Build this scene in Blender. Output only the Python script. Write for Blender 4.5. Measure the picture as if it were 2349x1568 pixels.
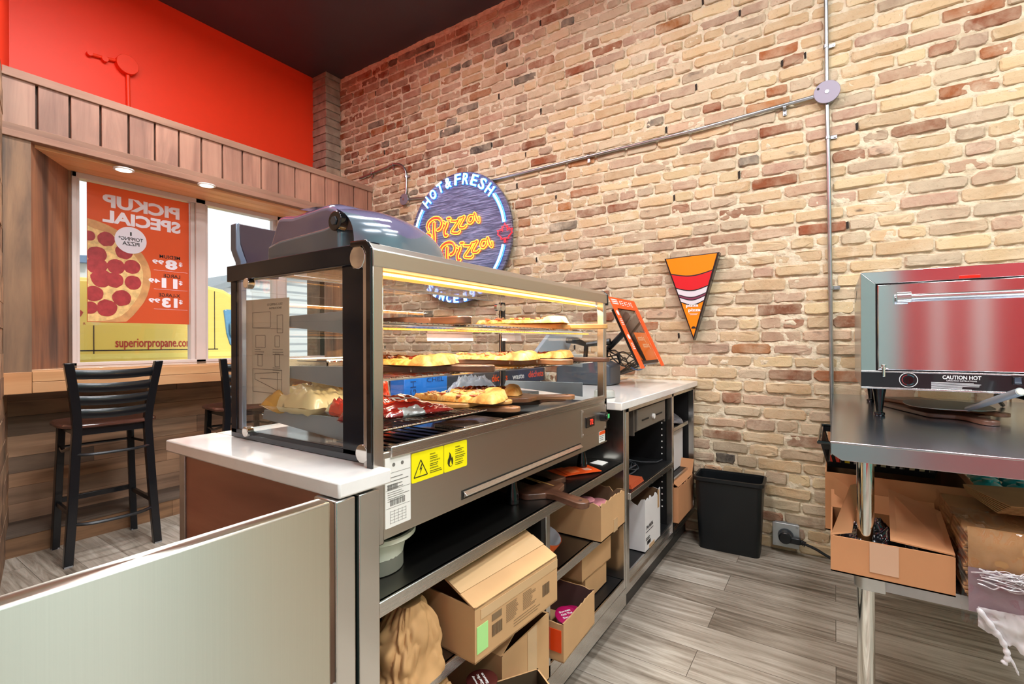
import bpy, bmesh, math, random
from mathutils import Vector, Matrix, noise
R = math.radians
rnd = random.Random(7)
scn = bpy.context.scene
for o in list(bpy.data.objects):
    bpy.data.objects.remove(o)
COL = scn.collection

# ------------------------------------------------------------------ camera
FPX, CX, CY, TH, ROLL, HC = 1110.0, 1174.5, 784.0, R(33.7), -.004, 1.21
cam = bpy.data.cameras.new('camera')
cam.sensor_width = 36
cam.lens = FPX / 2349 * 36
cam.clip_start = .03
co = bpy.data.objects.new('camera', cam)
COL.objects.link(co)
FW = Vector((math.cos(TH), math.sin(TH), 0))
RT0 = Vector((math.sin(TH), -math.cos(TH), 0))
UP0 = Vector((0, 0, 1))
RT = RT0 * math.cos(ROLL) + UP0 * math.sin(ROLL)
UPV = UP0 * math.cos(ROLL) - RT0 * math.sin(ROLL)
mw = Matrix((RT.to_4d(), UPV.to_4d(), (-FW).to_4d(), (0, 0, 0, 1))).transposed()
for i in range(3):
    mw[3][i] = 0
    mw[i][3] = (0, 0, HC)[i]
co.matrix_world = mw
scn.camera = co

# ------------------------------------------------------------------ view, world, sun, lamps
scn.view_settings.view_transform = 'Standard'
scn.view_settings.look = 'None'
scn.view_settings.gamma = 1
scn.view_settings.use_curve_mapping = False
scn.view_settings.exposure = 0.0
W = bpy.data.worlds.new('sky')
scn.world = W
W.use_nodes = True
wn = W.node_tree
wn.nodes['Background'].inputs[0].default_value = (.93, .97, 1, 1)
wn.nodes['Background'].inputs[1].default_value = 1.35
sun = bpy.data.lights.new('sun', 'SUN')
sun.energy = 2.6
sun.angle = R(8)
sun.color = (1, .97, .92)
so = bpy.data.objects.new('sun', sun)
COL.objects.link(so)
so.rotation_euler = (R(48), 0, R(12))
scn.cycles.max_bounces = 8
scn.cycles.transparent_max_bounces = 24
scn.cycles.glossy_bounces = 4
scn.cycles.diffuse_bounces = 4
scn.cycles.use_denoising = True
scn.cycles.sample_clamp_indirect = 8
ANR = 0.25
LAMPS = [(1.05, 2.7, 62), (1.3, .9, 58), (.8, -.35, 66), (1.3, -1.5, 66), (-.3, -1.9, 70), (1.2, -2.75, 34)]
def area(name, loc, sx, sy, e, col, rot=(0, 0, 0)):
    l = bpy.data.lights.new(name, 'AREA')
    l.shape = 'RECTANGLE'; l.size = sx; l.size_y = sy; l.energy = e; l.color = col
    o = bpy.data.objects.new(name, l)
    COL.objects.link(o)
    o.location = loc; o.rotation_euler = rot
    return o

# ------------------------------------------------------------------ helpers
def hx(h):
    h = h.lstrip('#')
    c = [int(h[i:i + 2], 16) / 255 for i in (0, 2, 4)]
    return tuple((x / 12.92 if x <= .04045 else ((x + .055) / 1.055) ** 2.4) for x in c) + (1,)

def ray(u, v):
    a = (u - CX) / FPX; b = -(v - CY) / FPX
    a2 = a * math.cos(ROLL) - b * math.sin(ROLL)
    b2 = a * math.sin(ROLL) + b * math.cos(ROLL)
    d = FW + RT0 * a2
    return Vector((d.x, d.y, b2))

def on(u, v, **k):          # point of the plane x=, y= or z= seen along a measured direction
    d = ray(u, v)
    (ax, val), = k.items()
    i = 'xyz'.index(ax)
    o = Vector((0, 0, HC))
    return o + d * ((val - o[i]) / d[i])

_M = {}
def nt(name):
    m = bpy.data.materials.new(name)
    m.use_nodes = True
    return m, m.node_tree.nodes, m.node_tree.links, m.node_tree.nodes['Principled BSDF']

def coords(N, L, sc=(1, 1, 1), rot=(0, 0, 0)):
    t = N.new('ShaderNodeTexCoord'); mp = N.new('ShaderNodeMapping')
    mp.inputs['Scale'].default_value = sc; mp.inputs['Rotation'].default_value = rot
    L.new(t.outputs['Object'], mp.inputs[0])
    return mp.outputs[0]

def noi(N, L, vec, scale, detail=4, rough=.55, dist=0):
    n = N.new('ShaderNodeTexNoise')
    n.inputs['Scale'].default_value = scale; n.inputs['Detail'].default_value = detail
    n.inputs['Roughness'].default_value = rough; n.inputs['Distortion'].default_value = dist
    L.new(vec, n.inputs['Vector'])
    return n.outputs[0]

def ramp(N, L, fac, stops, interp='LINEAR'):
    r = N.new('ShaderNodeValToRGB')
    cr = r.color_ramp; cr.interpolation = interp
    while len(cr.elements) < len(stops):
        cr.elements.new(.5)
    for e, (p, c) in zip(cr.elements, stops):
        e.position = p; e.color = hx(c) if isinstance(c, str) else c
    L.new(fac, r.inputs[0])
    return r.outputs[0]

def mixc(N, L, fac, a, b, mode='MIX'):
    m = N.new('ShaderNodeMix'); m.data_type = 'RGBA'; m.blend_type = mode
    for s, v in ((m.inputs[0], fac), (m.inputs[6], a), (m.inputs[7], b)):
        if hasattr(v, 'is_linked'): L.new(v, s)
        elif isinstance(v, str): s.default_value = hx(v)
        else: s.default_value = v
    return m.outputs[2]

def bump(N, L, B, h, st, dist=.01):
    b = N.new('ShaderNodeBump')
    b.inputs['Strength'].default_value = st; b.inputs['Distance'].default_value = dist
    L.new(h, b.inputs['Height']); L.new(b.outputs[0], B.inputs['Normal'])

def flat(name, col, rough=.5, metal=0, var=0, vs=6, bmp=0, bs=40, coat=0, emit=0, sc=(1, 1, 1), spec=.5, trans=0, ior=1.45, sss=0):
    if name in _M: return _M[name]
    m, N, L, B = nt(name)
    B.inputs['Base Color'].default_value = hx(col)
    B.inputs['Roughness'].default_value = rough
    B.inputs['Metallic'].default_value = metal
    B.inputs['Specular IOR Level'].default_value = spec
    B.inputs['Coat Weight'].default_value = coat
    B.inputs['Transmission Weight'].default_value = trans
    B.inputs['IOR'].default_value = ior
    if emit:
        B.inputs['Emission Color'].default_value = hx(col)
        B.inputs['Emission Strength'].default_value = emit
    if var or bmp:
        v = coords(N, L, sc)
        if var:
            n = noi(N, L, v, vs)
            c = hx(col)
            lo = tuple(x * (1 - var) for x in c[:3]) + (1,)
            hi = tuple(min(1, x * (1 + var)) for x in c[:3]) + (1,)
            L.new(ramp(N, L, n, [(.3, lo), (.7, hi)]), B.inputs['Base Color'])
        if bmp:
            bump(N, L, B, noi(N, L, v, bs), bmp, .004)
    _M[name] = m
    return m

def wood(name, stops, axis='x', scale=1, rough=.5, tint=False, coat=0, dist=.6, knots=False, bm=.15):
    if name in _M: return _M[name]
    m, N, L, B = nt(name)
    s = {'x': (2, 22, 22), 'y': (22, 2, 22), 'z': (22, 22, 2)}[axis]
    v = coords(N, L, tuple(x * scale for x in s))
    n1 = noi(N, L, v, 1, 6, .62, dist)
    v2 = coords(N, L, (3 * scale,) * 3)
    n2 = noi(N, L, v2, 1.2, 3)
    mx = N.new('ShaderNodeMath'); mx.operation = 'MULTIPLY_ADD'; mx.inputs[1].default_value = .45
    L.new(n2, mx.inputs[0])
    sb = N.new('ShaderNodeMath'); sb.operation = 'MULTIPLY_ADD'; sb.inputs[1].default_value = .75; sb.inputs[2].default_value = -.1
    L.new(n1, sb.inputs[0]); L.new(sb.outputs[0], mx.inputs[2])
    c = ramp(N, L, mx.outputs[0], stops)
    if knots:
        vk = coords(N, L, tuple(x * scale * .16 for x in (4, 14, 14)) if axis == 'x' else ((2, 1.1, 2.2) if axis == 'y' else (2, 2, .8)))
        vo = N.new('ShaderNodeTexVoronoi'); vo.inputs['Scale'].default_value = 1.3
        L.new(vk, vo.inputs['Vector'])
        kf = ramp(N, L, vo.outputs['Distance'], [(.0, (.9, .9, .9, 1)), (.12, (0, 0, 0, 1))])
        c = mixc(N, L, kf, c, '#3a2419')
    if tint:
        at = N.new('ShaderNodeAttribute'); at.attribute_name = 'tint'
        c = mixc(N, L, 1.0, c, at.outputs['Color'], 'MULTIPLY')
    L.new(c, B.inputs['Base Color'])
    B.inputs['Roughness'].default_value = rough
    B.inputs['Coat Weight'].default_value = coat
    bump(N, L, B, n1, bm, .004)
    _M[name] = m
    return m

def steel(name, col='#b9b6b0', rough=.26, brush='x', amt=.12, metal=1):
    amt *= .5
    if name in _M: return _M[name]
    m, N, L, B = nt(name)
    s = {'x': (3, 800, 800), 'y': (800, 3, 800), 'z': (800, 800, 3)}[brush]
    n = noi(N, L, coords(N, L, s), 1, 3)
    c = hx(col)
    L.new(ramp(N, L, n, [(.25, tuple(x * .96 for x in c[:3]) + (1,)), (.75, c)]), B.inputs['Base Color'])
    mr = N.new('ShaderNodeMapRange'); mr.inputs[3].default_value = rough - amt / 2; mr.inputs[4].default_value = rough + amt / 2
    L.new(n, mr.inputs[0]); L.new(mr.outputs[0], B.inputs['Roughness'])
    B.inputs['Metallic'].default_value = metal
    _M[name] = m
    return m

def glass(name='clear_glass', tint=(.97, .985, .98, 1), amt=1.0):
    if name in _M: return _M[name]
    m, N, L, B = nt(name)
    N.remove(B)
    out = [n for n in N if n.type == 'OUTPUT_MATERIAL'][0]
    t = N.new('ShaderNodeBsdfTransparent'); t.inputs[0].default_value = tint
    g = N.new('ShaderNodeBsdfGlossy'); g.inputs['Roughness'].default_value = .01
    f = N.new('ShaderNodeLayerWeight'); f.inputs[0].default_value = .5
    k0 = N.new('ShaderNodeMath'); k0.operation = 'POWER'; k0.inputs[1].default_value = 4
    L.new(f.outputs['Facing'], k0.inputs[0])
    k = N.new('ShaderNodeMath'); k.operation = 'MULTIPLY_ADD'; k.inputs[1].default_value = .8; k.inputs[2].default_value = .045 * amt; k.use_clamp = True
    L.new(k0.outputs[0], k.inputs[0])
    mx = N.new('ShaderNodeMixShader')
    L.new(k.outputs[0], mx.inputs[0]); L.new(t.outputs[0], mx.inputs[1]); L.new(g.outputs[0], mx.inputs[2])
    L.new(mx.outputs[0], out.inputs[0])
    _M[name] = m
    return m

class MB:
    def __init__(s): s.v = []; s.f = []; s.mi = []; s.t = []
    def add(s, vs, fs, mi=0, M=None, tint=None):
        b = len(s.v)
        for p in vs:
            p = Vector(p)
            s.v.append(M @ p if M is not None else p)
        for f in fs:
            s.f.append([i + b for i in f]); s.mi.append(mi); s.t.append(tint)
        return s
    def box(s, x0, x1, y0, y1, z0, z1, mi=0, M=None, tint=None):
        vs = [(x, y, z) for z in (z0, z1) for y in (y0, y1) for x in (x0, x1)]
        return s.add(vs, [(0, 2, 3, 1), (4, 5, 7, 6), (0, 1, 5, 4), (2, 6, 7, 3), (0, 4, 6, 2), (1, 3, 7, 5)], mi, M, tint)
    def prism(s, pts, vec, mi=0, M=None, tint=None):
        pts = [Vector(p) for p in pts]; vec = Vector(vec); n = len(pts)
        nn = Vector((0, 0, 0))
        for i in range(n):
            nn += pts[i].cross(pts[(i + 1) % n])
        if nn.dot(vec) > 0: pts = pts[::-1]
        vs = pts + [p + vec for p in pts]
        fs = [list(range(n)), list(range(2 * n - 1, n - 1, -1))]
        fs += [(i, i + n, (i + 1) % n + n, (i + 1) % n) for i in range(n)]
        return s.add(vs, fs, mi, M, tint)
    def cyl(s, p0, p1, r0, r1=None, n=16, mi=0, caps=True, M=None):
        p0, p1 = Vector(p0), Vector(p1); r1 = r0 if r1 is None else r1
        d = (p1 - p0).normalized(); q = d.to_track_quat('Z', 'Y').to_matrix()
        vs = []
        for p, r in ((p0, r0), (p1, r1)):
            for i in range(n):
                a = 2 * math.pi * i / n
                vs.append(p + q @ Vector((r * math.cos(a), r * math.sin(a), 0)))
        fs = [(i, (i + 1) % n, (i + 1) % n + n, i + n) for i in range(n)]
        if caps: fs += [list(range(n))[::-1], list(range(n, 2 * n))]
        return s.add(vs, fs, mi, M)
    def tube(s, pts, r, n=8, closed=False, mi=0, M=None, flat=None):
        pts = [Vector(p) for p in pts]; m = len(pts); vs = []
        up = None
        for i, p in enumerate(pts):
            a = pts[(i - 1) % m] if (closed or i) else p
            b = pts[(i + 1) % m] if (closed or i < m - 1) else p
            d = (b - a)
            if d.length < 1e-9: d = Vector((0, 0, 1))
            d.normalize()
            if up is None:
                up = Vector((0, 0, 1)) if abs(d.z) < .9 else Vector((1, 0, 0))
            x = d.cross(up)
            if x.length < 1e-6: x = d.orthogonal()
            x.normalize(); y = d.cross(x).normalized(); up = -y if y.dot(up) < 0 else y
            x = d.cross(up).normalized()
            rr = r[i] if isinstance(r, (list, tuple)) else r
            for k in range(n):
                t = 2 * math.pi * k / n
                vs.append(p + x * math.cos(t) * rr + up * math.sin(t) * rr)
        fs = []
        for i in range(m if closed else m - 1):
            j = (i + 1) % m
            for k in range(n):
                l = (k + 1) % n
                fs.append((i * n + k, i * n + l, j * n + l, j * n + k))
        if not closed:
            fs += [list(range(n))[::-1], [(m - 1) * n + k for k in range(n)]]
        return s.add(vs, fs, mi, M)
    def lathe(s, prof, n=24, mi=0, M=None):
        vs = []; m = len(prof)
        for r, z in prof:
            for k in range(n):
                t = 2 * math.pi * k / n
                vs.append((r * math.cos(t), r * math.sin(t), z))
        fs = []
        for i in range(m - 1):
            for k in range(n):
                l = (k + 1) % n
                fs.append((i * n + k, i * n + l, (i + 1) * n + l, (i + 1) * n + k))
        if prof[0][0] > 0: fs.append([k for k in range(n)][::-1])
        if prof[-1][0] > 0: fs.append([(m - 1) * n + k for k in range(n)])
        return s.add(vs, fs, mi, M)
    def grid(s, fn, nu, nv, mi=0, closed_u=False, M=None):
        vs = [fn(i / (nu if closed_u else nu - 1), j / (nv - 1)) for j in range(nv) for i in range(nu)]
        fs = []
        for j in range(nv - 1):
            for i in range(nu if closed_u else nu - 1):
                k = (i + 1) % nu
                fs.append((j * nu + i, j * nu + k, (j + 1) * nu + k, (j + 1) * nu + i))
        return s.add(vs, fs, mi, M)
    def mesh(s, name, mats, smooth=35, merge=False):
        me = bpy.data.meshes.new(name)
        me.from_pydata([tuple(p) for p in s.v], [], s.f)
        for m in (mats if isinstance(mats, (list, tuple)) else [mats]): me.materials.append(m)
        me.polygons.foreach_set('material_index', s.mi)
        if any(t is not None for t in s.t):
            ca = me.color_attributes.new('tint', 'FLOAT_COLOR', 'CORNER')
            for p, t in zip(me.polygons, s.t):
                t = t or (1, 1, 1)
                for li in p.loop_indices: ca.data[li].color = (t[0], t[1], t[2], 1)
        bm = bmesh.new(); bm.from_mesh(me)
        if merge: bmesh.ops.remove_doubles(bm, verts=bm.verts, dist=1e-5)
        bmesh.ops.recalc_face_normals(bm, faces=bm.faces)
        bm.to_mesh(me); bm.free()
        if smooth:
            me.shade_smooth()
            me.set_sharp_from_angle(angle=R(smooth))
        me.update()
        return me

def setp(o, label=None, cat=None, group=None, kind=None):
    if label: o['label'] = label
    if cat: o['category'] = cat
    if group: o['group'] = group
    if kind: o['kind'] = kind
    return o

def addmod(o, bevel=0, seg=2, sub=0, solid=0):
    if solid:
        m = o.modifiers.new('thickness', 'SOLIDIFY'); m.thickness = solid; m.offset = 0
    if bevel:
        m = o.modifiers.new('edges', 'BEVEL'); m.width = bevel; m.segments = seg
        m.limit_method = 'ANGLE'; m.angle_limit = R(40)
    if sub:
        m = o.modifiers.new('smooth', 'SUBSURF'); m.levels = sub; m.render_levels = sub

def thing(name, label, cat, loc=(0, 0, 0), rz=0, group=None):
    o = bpy.data.objects.new(name, None)
    o.empty_display_size = .05
    COL.objects.link(o)
    o.location = loc; o.rotation_euler = (0, 0, rz)
    setp(o, label, cat, group)
    o['_w'] = 1 if rz == 0 else 0
    return o

def part(name, mb, mats, parent, bevel=0, local=False, label=None, smooth=35, seg=2, sub=0, solid=0, merge=False, kind=None):
    """a child mesh; built in world coordinates unless local=True"""
    me = mb.mesh(name, mats, smooth, merge)
    o = bpy.data.objects.new(name, me)
    COL.objects.link(o)
    o.parent = parent
    if not local and parent.type == 'EMPTY':
        o.matrix_parent_inverse = Matrix.Translation(parent.location).inverted()
    addmod(o, bevel, seg, sub, solid)
    if label: o['label'] = label
    if kind: o['kind'] = kind
    return o

def solo(name, mb, mats, label=None, cat=None, group=None, kind=None, bevel=0, smooth=35, seg=2, sub=0, solid=0, merge=False):
    """a top-level thing of one mesh, origin moved to its base"""
    xs = [p.x for p in mb.v]; ys = [p.y for p in mb.v]; zs = [p.z for p in mb.v]
    c = Vector(((min(xs) + max(xs)) / 2, (min(ys) + max(ys)) / 2, min(zs)))
    if kind != 'structure':
        mb.v = [p - c for p in mb.v]
    me = mb.mesh(name, mats, smooth, merge)
    o = bpy.data.objects.new(name, me)
    COL.objects.link(o)
    if kind != 'structure': o.location = c
    addmod(o, bevel, seg, sub, solid)
    return setp(o, label, cat, group, kind)

def kids(o): return [c for c in bpy.data.objects if c.parent == o]
def copytree(o, parent=None):
    c = o.copy(); COL.objects.link(c)
    if parent: c.parent = parent
    for k in kids(o): copytree(k, c)
    return c

# text as mesh: fitted to w x h, in a plane given by origin, right, up
def text(mb, s, org, right, up, w=None, h=None, mi=0, d=.0006, bold=0, mirror=False, space=1.0, align='l'):
    cu = bpy.data.curves.new('t', 'FONT')
    cu.body = s; cu.size = 1; cu.offset = bold; cu.space_character = space
    cu.resolution_u = 3
    cu.extrude = .5
    o = bpy.data.objects.new('t', cu); COL.objects.link(o)
    dg = bpy.context.evaluated_depsgraph_get(); dg.update()
    me = bpy.data.meshes.new_from_object(o.evaluated_get(dg))
    bpy.data.objects.remove(o); bpy.data.curves.remove(cu)
    if not me.vertices: return
    X = [v.co.x for v in me.vertices]; Y = [v.co.y for v in me.vertices]
    x0, x1, y0, y1 = min(X), max(X), min(Y), max(Y)
    sy = h / (y1 - y0) if h else None
    sx = w / (x1 - x0) if w else sy
    if sy is None: sy = sx
    right = Vector(right).normalized(); up = Vector(up).normalized(); nrm = right.cross(up)
    W_ = (x1 - x0) * sx
    off = {'l': 0, 'c': -W_ / 2, 'r': -W_}[align]
    vs = []
    for v in me.vertices:
        px = (v.co.x - x0) * sx
        if mirror: px = W_ - px
        vs.append(Vector(org) + right * (px + off) + up * ((v.co.y - y0) * sy) + nrm * ((v.co.z + .5) * d))
    mb.add(vs, [list(p.vertices) for p in me.polygons], mi)
    bpy.data.meshes.remove(me)

def lines(mb, org, right, up, w, rows, pitch, th, mi=0, d=.0004, rr=None):
    """rows of tiny bars standing in for print too small to read"""
    rr = rr or rnd
    right = Vector(right).normalized(); up = Vector(up).normalized(); n = right.cross(up)
    for i in range(rows):
        ww = w * rr.uniform(.55, 1)
        o = Vector(org) - up * pitch * i
        mb.prism([o, o + right * ww, o + right * ww + up * th, o + up * th], n * d, mi)

def poly(mb, pts, vec, mi=0): mb.prism(pts, vec, mi)

def smoothpts(pts, n=6, closed=False):
    out = []; m = len(pts)
    P = [Vector(p) for p in pts]
    rng = range(m) if closed else range(m - 1)
    for i in rng:
        p0 = P[(i - 1) % m] if (closed or i) else P[i]
        p1 = P[i]; p2 = P[(i + 1) % m]
        p3 = P[(i + 2) % m] if (closed or i + 2 < m) else p2
        for k in range(n):
            t = k / n
            out.append(.5 * ((2 * p1) + (p2 - p0) * t + (2 * p0 - 5 * p1 + 4 * p2 - p3) * t * t + (3 * p1 - p0 - 3 * p2 + p3) * t ** 3))
    if not closed: out.append(P[-1])
    return out

# ------------------------------------------------------------------ common materials
ST = steel('brushed_steel', '#cdccc9', .27, 'x')
STZ = steel('brushed_steel_upright', '#cdccc9', .24, 'z')
STG = steel('gate_steel', '#c9c8bd', .22, 'z', .08)
_g = STG.node_tree; _b = _g.nodes['Principled BSDF']
for _l in list(_b.inputs['Roughness'].links): _g.links.remove(_l)
_b.inputs['Roughness'].default_value = .36
_b.inputs['Anisotropic'].default_value = .95
_b.inputs['Anisotropic Rotation'].default_value = ANR
_t = _g.nodes.new('ShaderNodeTangent'); _t.direction_type = 'RADIAL'; _t.axis = 'Z'
_g.links.new(_t.outputs[0], _b.inputs['Tangent'])
STD = steel('dark_deck_steel', '#7d7b77', .3, 'y', .1)
CHR = flat('chrome', '#dcdcd8', .07, 1)
GALV = flat('galvanised_metal', '#b4b8bc', .32, 1, var=.12, vs=20)
BLK = flat('black_plastic', '#111214', .35)
BLKM = flat('black_satin_metal', '#15181d', .3, .2, coat=.3)
BLKG = flat('black_gloss', '#0b0c0e', .1, coat=.5)
WHT = flat('white_quartz', '#eceae6', .12, var=.03, vs=30, coat=.4)
WPL = flat('white_plastic', '#e9e9e6', .4)
PAPER = flat('white_paper', '#e6e4dd', .8)
INK = flat('black_ink', '#1b1a1a', .6)
INKG = flat('grey_ink', '#6d6a64', .7)
ORG = flat('orange_card', '#f4591c', .45)
CARD = flat('cardboard', '#c39a6c', .85, var=.07, vs=5, bmp=.05, bs=90)
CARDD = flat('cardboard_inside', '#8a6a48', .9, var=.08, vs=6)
CARDR = flat('cardboard_tan', '#c28b60', .85, var=.06, vs=5)
KRAFT = flat('kraft_paper', '#b98f5e', .8, var=.1, vs=12)
TAPE = flat('packing_tape', '#cba87c', .25, coat=.4)
GL = glass()
DARKIN = flat('dark_laminate', '#141516', .45)
GREEN = flat('green_sticker', '#a9e08c', .6)
YEL = flat('yellow_label', '#f3e600', .45)
RED = flat('red_print', '#c8281e', .5)
LED = flat('warm_led', '#ffdc9c', .4, emit=4)
LEDS = flat('led_strip_cover', '#ffb050', .4, emit=1.1)

# ================================================================== THE ROOM
XB = 3.2            # face of the brick wall
YW = 4.2            # window wall
# floor
m, N, L, B = nt('vinyl_planks')
v = coords(N, L, (1, 1, 1), (0, 0, R(90)))
bt = N.new('ShaderNodeTexBrick')
bt.inputs['Scale'].default_value = 1; bt.inputs['Brick Width'].default_value = 1.22
bt.inputs['Row Height'].default_value = .18; bt.inputs['Mortar Size'].default_value = .0012
bt.inputs['Color1'].default_value = (0, 0, 0, 1); bt.inputs['Color2'].default_value = (1, 1, 1, 1)
bt.inputs['Mortar'].default_value = (.3, .3, .3, 1); bt.offset = .37
L.new(v, bt.inputs['Vector'])
sh = N.new('ShaderNodeVectorMath'); sh.operation = 'MULTIPLY_ADD'
sh.inputs[1].default_value = (7, 7, 7)
L.new(bt.outputs['Color'], sh.inputs[0])
v2 = coords(N, L, (26, 1.7, 1))
L.new(v2, sh.inputs[2])
g1 = noi(N, L, sh.outputs[0], 1.0, 8, .66, 1.2)
g2 = noi(N, L, coords(N, L, (5, .8, 1)), 1.3, 4, .6, .8)
ad = N.new('ShaderNodeMath'); ad.operation = 'MULTIPLY_ADD'; ad.inputs[1].default_value = .62
L.new(g1, ad.inputs[0])
ad2 = N.new('ShaderNodeMath'); ad2.operation = 'MULTIPLY_ADD'; ad2.inputs[1].default_value = .38
L.new(g2, ad2.inputs[0])
ad3 = N.new('ShaderNodeMath'); ad3.operation = 'MULTIPLY_ADD'; ad3.inputs[1].default_value = .14; ad3.inputs[2].default_value = -.07
L.new(bt.outputs['Color'], ad3.inputs[0]); L.new(ad3.outputs[0], ad2.inputs[2]); L.new(ad2.outputs[0], ad.inputs[2])
c = ramp(N, L, ad.outputs[0], [(.33, '#5c5246'), (.43, '#8b8072'), (.52, '#a99f91'), (.62, '#c0b8ab'), (.75, '#d6d0c4')])
c = mixc(N, L, bt.outputs['Fac'], c, '#5a5148')
L.new(c, B.inputs['Base Color']); B.inputs['Roughness'].default_value = .36
bump(N, L, B, g1, .08, .003)
FLOORM = m
XL = -1.9; YB = -3.4
solo('floor', MB().box(XL, XB + .12, YB, 4.6, -.06, 0), FLOORM, kind='structure')
solo('ceiling', MB().box(XL, XB + .12, YB, 4.62, 3.95, 4.05), flat('charcoal_ceiling', '#453d42', .42, var=.08, vs=3), kind='structure')
REDP = flat('red_orange_paint', '#ef3a14', .5, var=.03, vs=2, bmp=.04, bs=60)
REDB = flat('red_paint_rear', '#c4222c', .5)
# red upper wall over the window, and the grey brick pier in its corner
solo('wall_front', MB().box(.6, 3.2, 4.49, 4.62, 2.7, 3.96), REDP, kind='structure')
MORT = '#d9cfbb'
pb = MB()
for i in range(20):
    z = 2.35 + i * .082
    pb.box(3.03 + rnd.uniform(-.004, .004), 3.205, 4.27 + rnd.uniform(-.004, .004), 4.5, z, z + .07, 0, None, rnd.choice([(.95, .93, .9), (1.05, 1, .92), (.8, .78, .76), (.9, .85, .8)]))
pb.box(3.04, 3.2, 4.28, 4.5, 2.3, 3.95, 0, None, (.75, .73, .7))
m, N, L, B = nt('pier_brick')
at = N.new('ShaderNodeAttribute'); at.attribute_name = 'tint'
nn = noi(N, L, coords(N, L), 14, 5)
c = ramp(N, L, nn, [(.3, '#8d7b6c'), (.7, '#b3a28f')])
L.new(mixc(N, L, 1, c, at.outputs['Color'], 'MULTIPLY'), B.inputs['Base Color']); B.inputs['Roughness'].default_value = .9
bump(N, L, B, nn, .3)
solo('wall_corner', pb, m, kind='structure', bevel=.004)

# the brick wall: every brick laid, its own size, tone and tilt, in lumpy mortar
m, N, L, B = nt('old_brick')
at = N.new('ShaderNodeAttribute'); at.attribute_name = 'tint'
v = coords(N, L)
n1 = noi(N, L, v, 9, 6, .6, .3); n2 = noi(N, L, v, 60, 5, .7); n3 = noi(N, L, v, 3.2, 5, .7, .5)
c = mixc(N, L, ramp(N, L, n1, [(.35, (.0, .0, .0, 1)), (.75, (.55, .55, .55, 1))]), at.outputs['Color'], '#d3c2a4')
c = mixc(N, L, ramp(N, L, n3, [(.54, (0, 0, 0, 1)), (.7, (.6, .6, .6, 1))]), c, '#dccdb2')
c = mixc(N, L, ramp(N, L, n2, [(.25, (.55, .55, .55, 1)), (.42, (0, 0, 0, 1))]), c, '#7d6247')
vv = coords(N, L, (1, 1, 2.2)); n5 = noi(N, L, vv, 7, 3, .6)
c = mixc(N, L, ramp(N, L, n5, [(.67, (0, 0, 0, 1)), (.78, (.75, .75, .75, 1))]), c, '#4c443f')
L.new(c, B.inputs['Base Color']); B.inputs['Roughness'].default_value = .88; B.inputs['Specular IOR Level'].default_value = .25
bump(N, L, B, n2, .55, .006)
BRK = m
m, N, L, B = nt('old_mortar')
v = coords(N, L)
n1 = noi(N, L, v, 22, 8, .7); n2 = noi(N, L, v, 2.5, 3)
c = ramp(N, L, n1, [(.28, '#a8987c'), (.42, '#d2c3a6'), (.7, '#e6dac2')])
c = mixc(N, L, ramp(N, L, n2, [(.45, (0, 0, 0, 1)), (.8, (.4, .4, .4, 1))]), c, '#c9b695')
L.new(c, B.inputs['Base Color']); B.inputs['Roughness'].default_value = .95; B.inputs['Specular IOR Level'].default_value = .15
bump(N, L, B, n1, .8, .01)
MORM = m
TAN = ['#dcbf94', '#e0c79a', '#d6b68c', '#d9bb92', '#ceb089', '#d8c2a2', '#c9b59a', '#d8ba90', '#c6ab8c', '#bfa88e']
PINK = ['#c6a58c', '#bd9b80', '#cbaa8e', '#bf9a84', '#b39680']
BRN = ['#a8653d', '#9b5a3a', '#b0713f', '#96563a', '#8c5b42']
DRK = ['#6d655d', '#57504a', '#77706a']
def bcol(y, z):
    k = max(0, min(1, (y - 1.5) / 2.2)) * (0.3 + .7 * max(0, min(1, (z - 1.3) / 1.6)))  # upper corner: more red bricks, and corner shade put into their tone
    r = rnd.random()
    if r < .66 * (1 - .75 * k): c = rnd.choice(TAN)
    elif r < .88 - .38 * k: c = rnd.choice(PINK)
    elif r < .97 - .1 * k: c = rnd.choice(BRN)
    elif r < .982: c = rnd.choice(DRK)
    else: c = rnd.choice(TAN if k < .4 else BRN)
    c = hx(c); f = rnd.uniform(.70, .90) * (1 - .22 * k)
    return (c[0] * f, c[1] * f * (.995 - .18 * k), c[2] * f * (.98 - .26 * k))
wb = MB()
PIT = .0752
row = 0
z = .0
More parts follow.
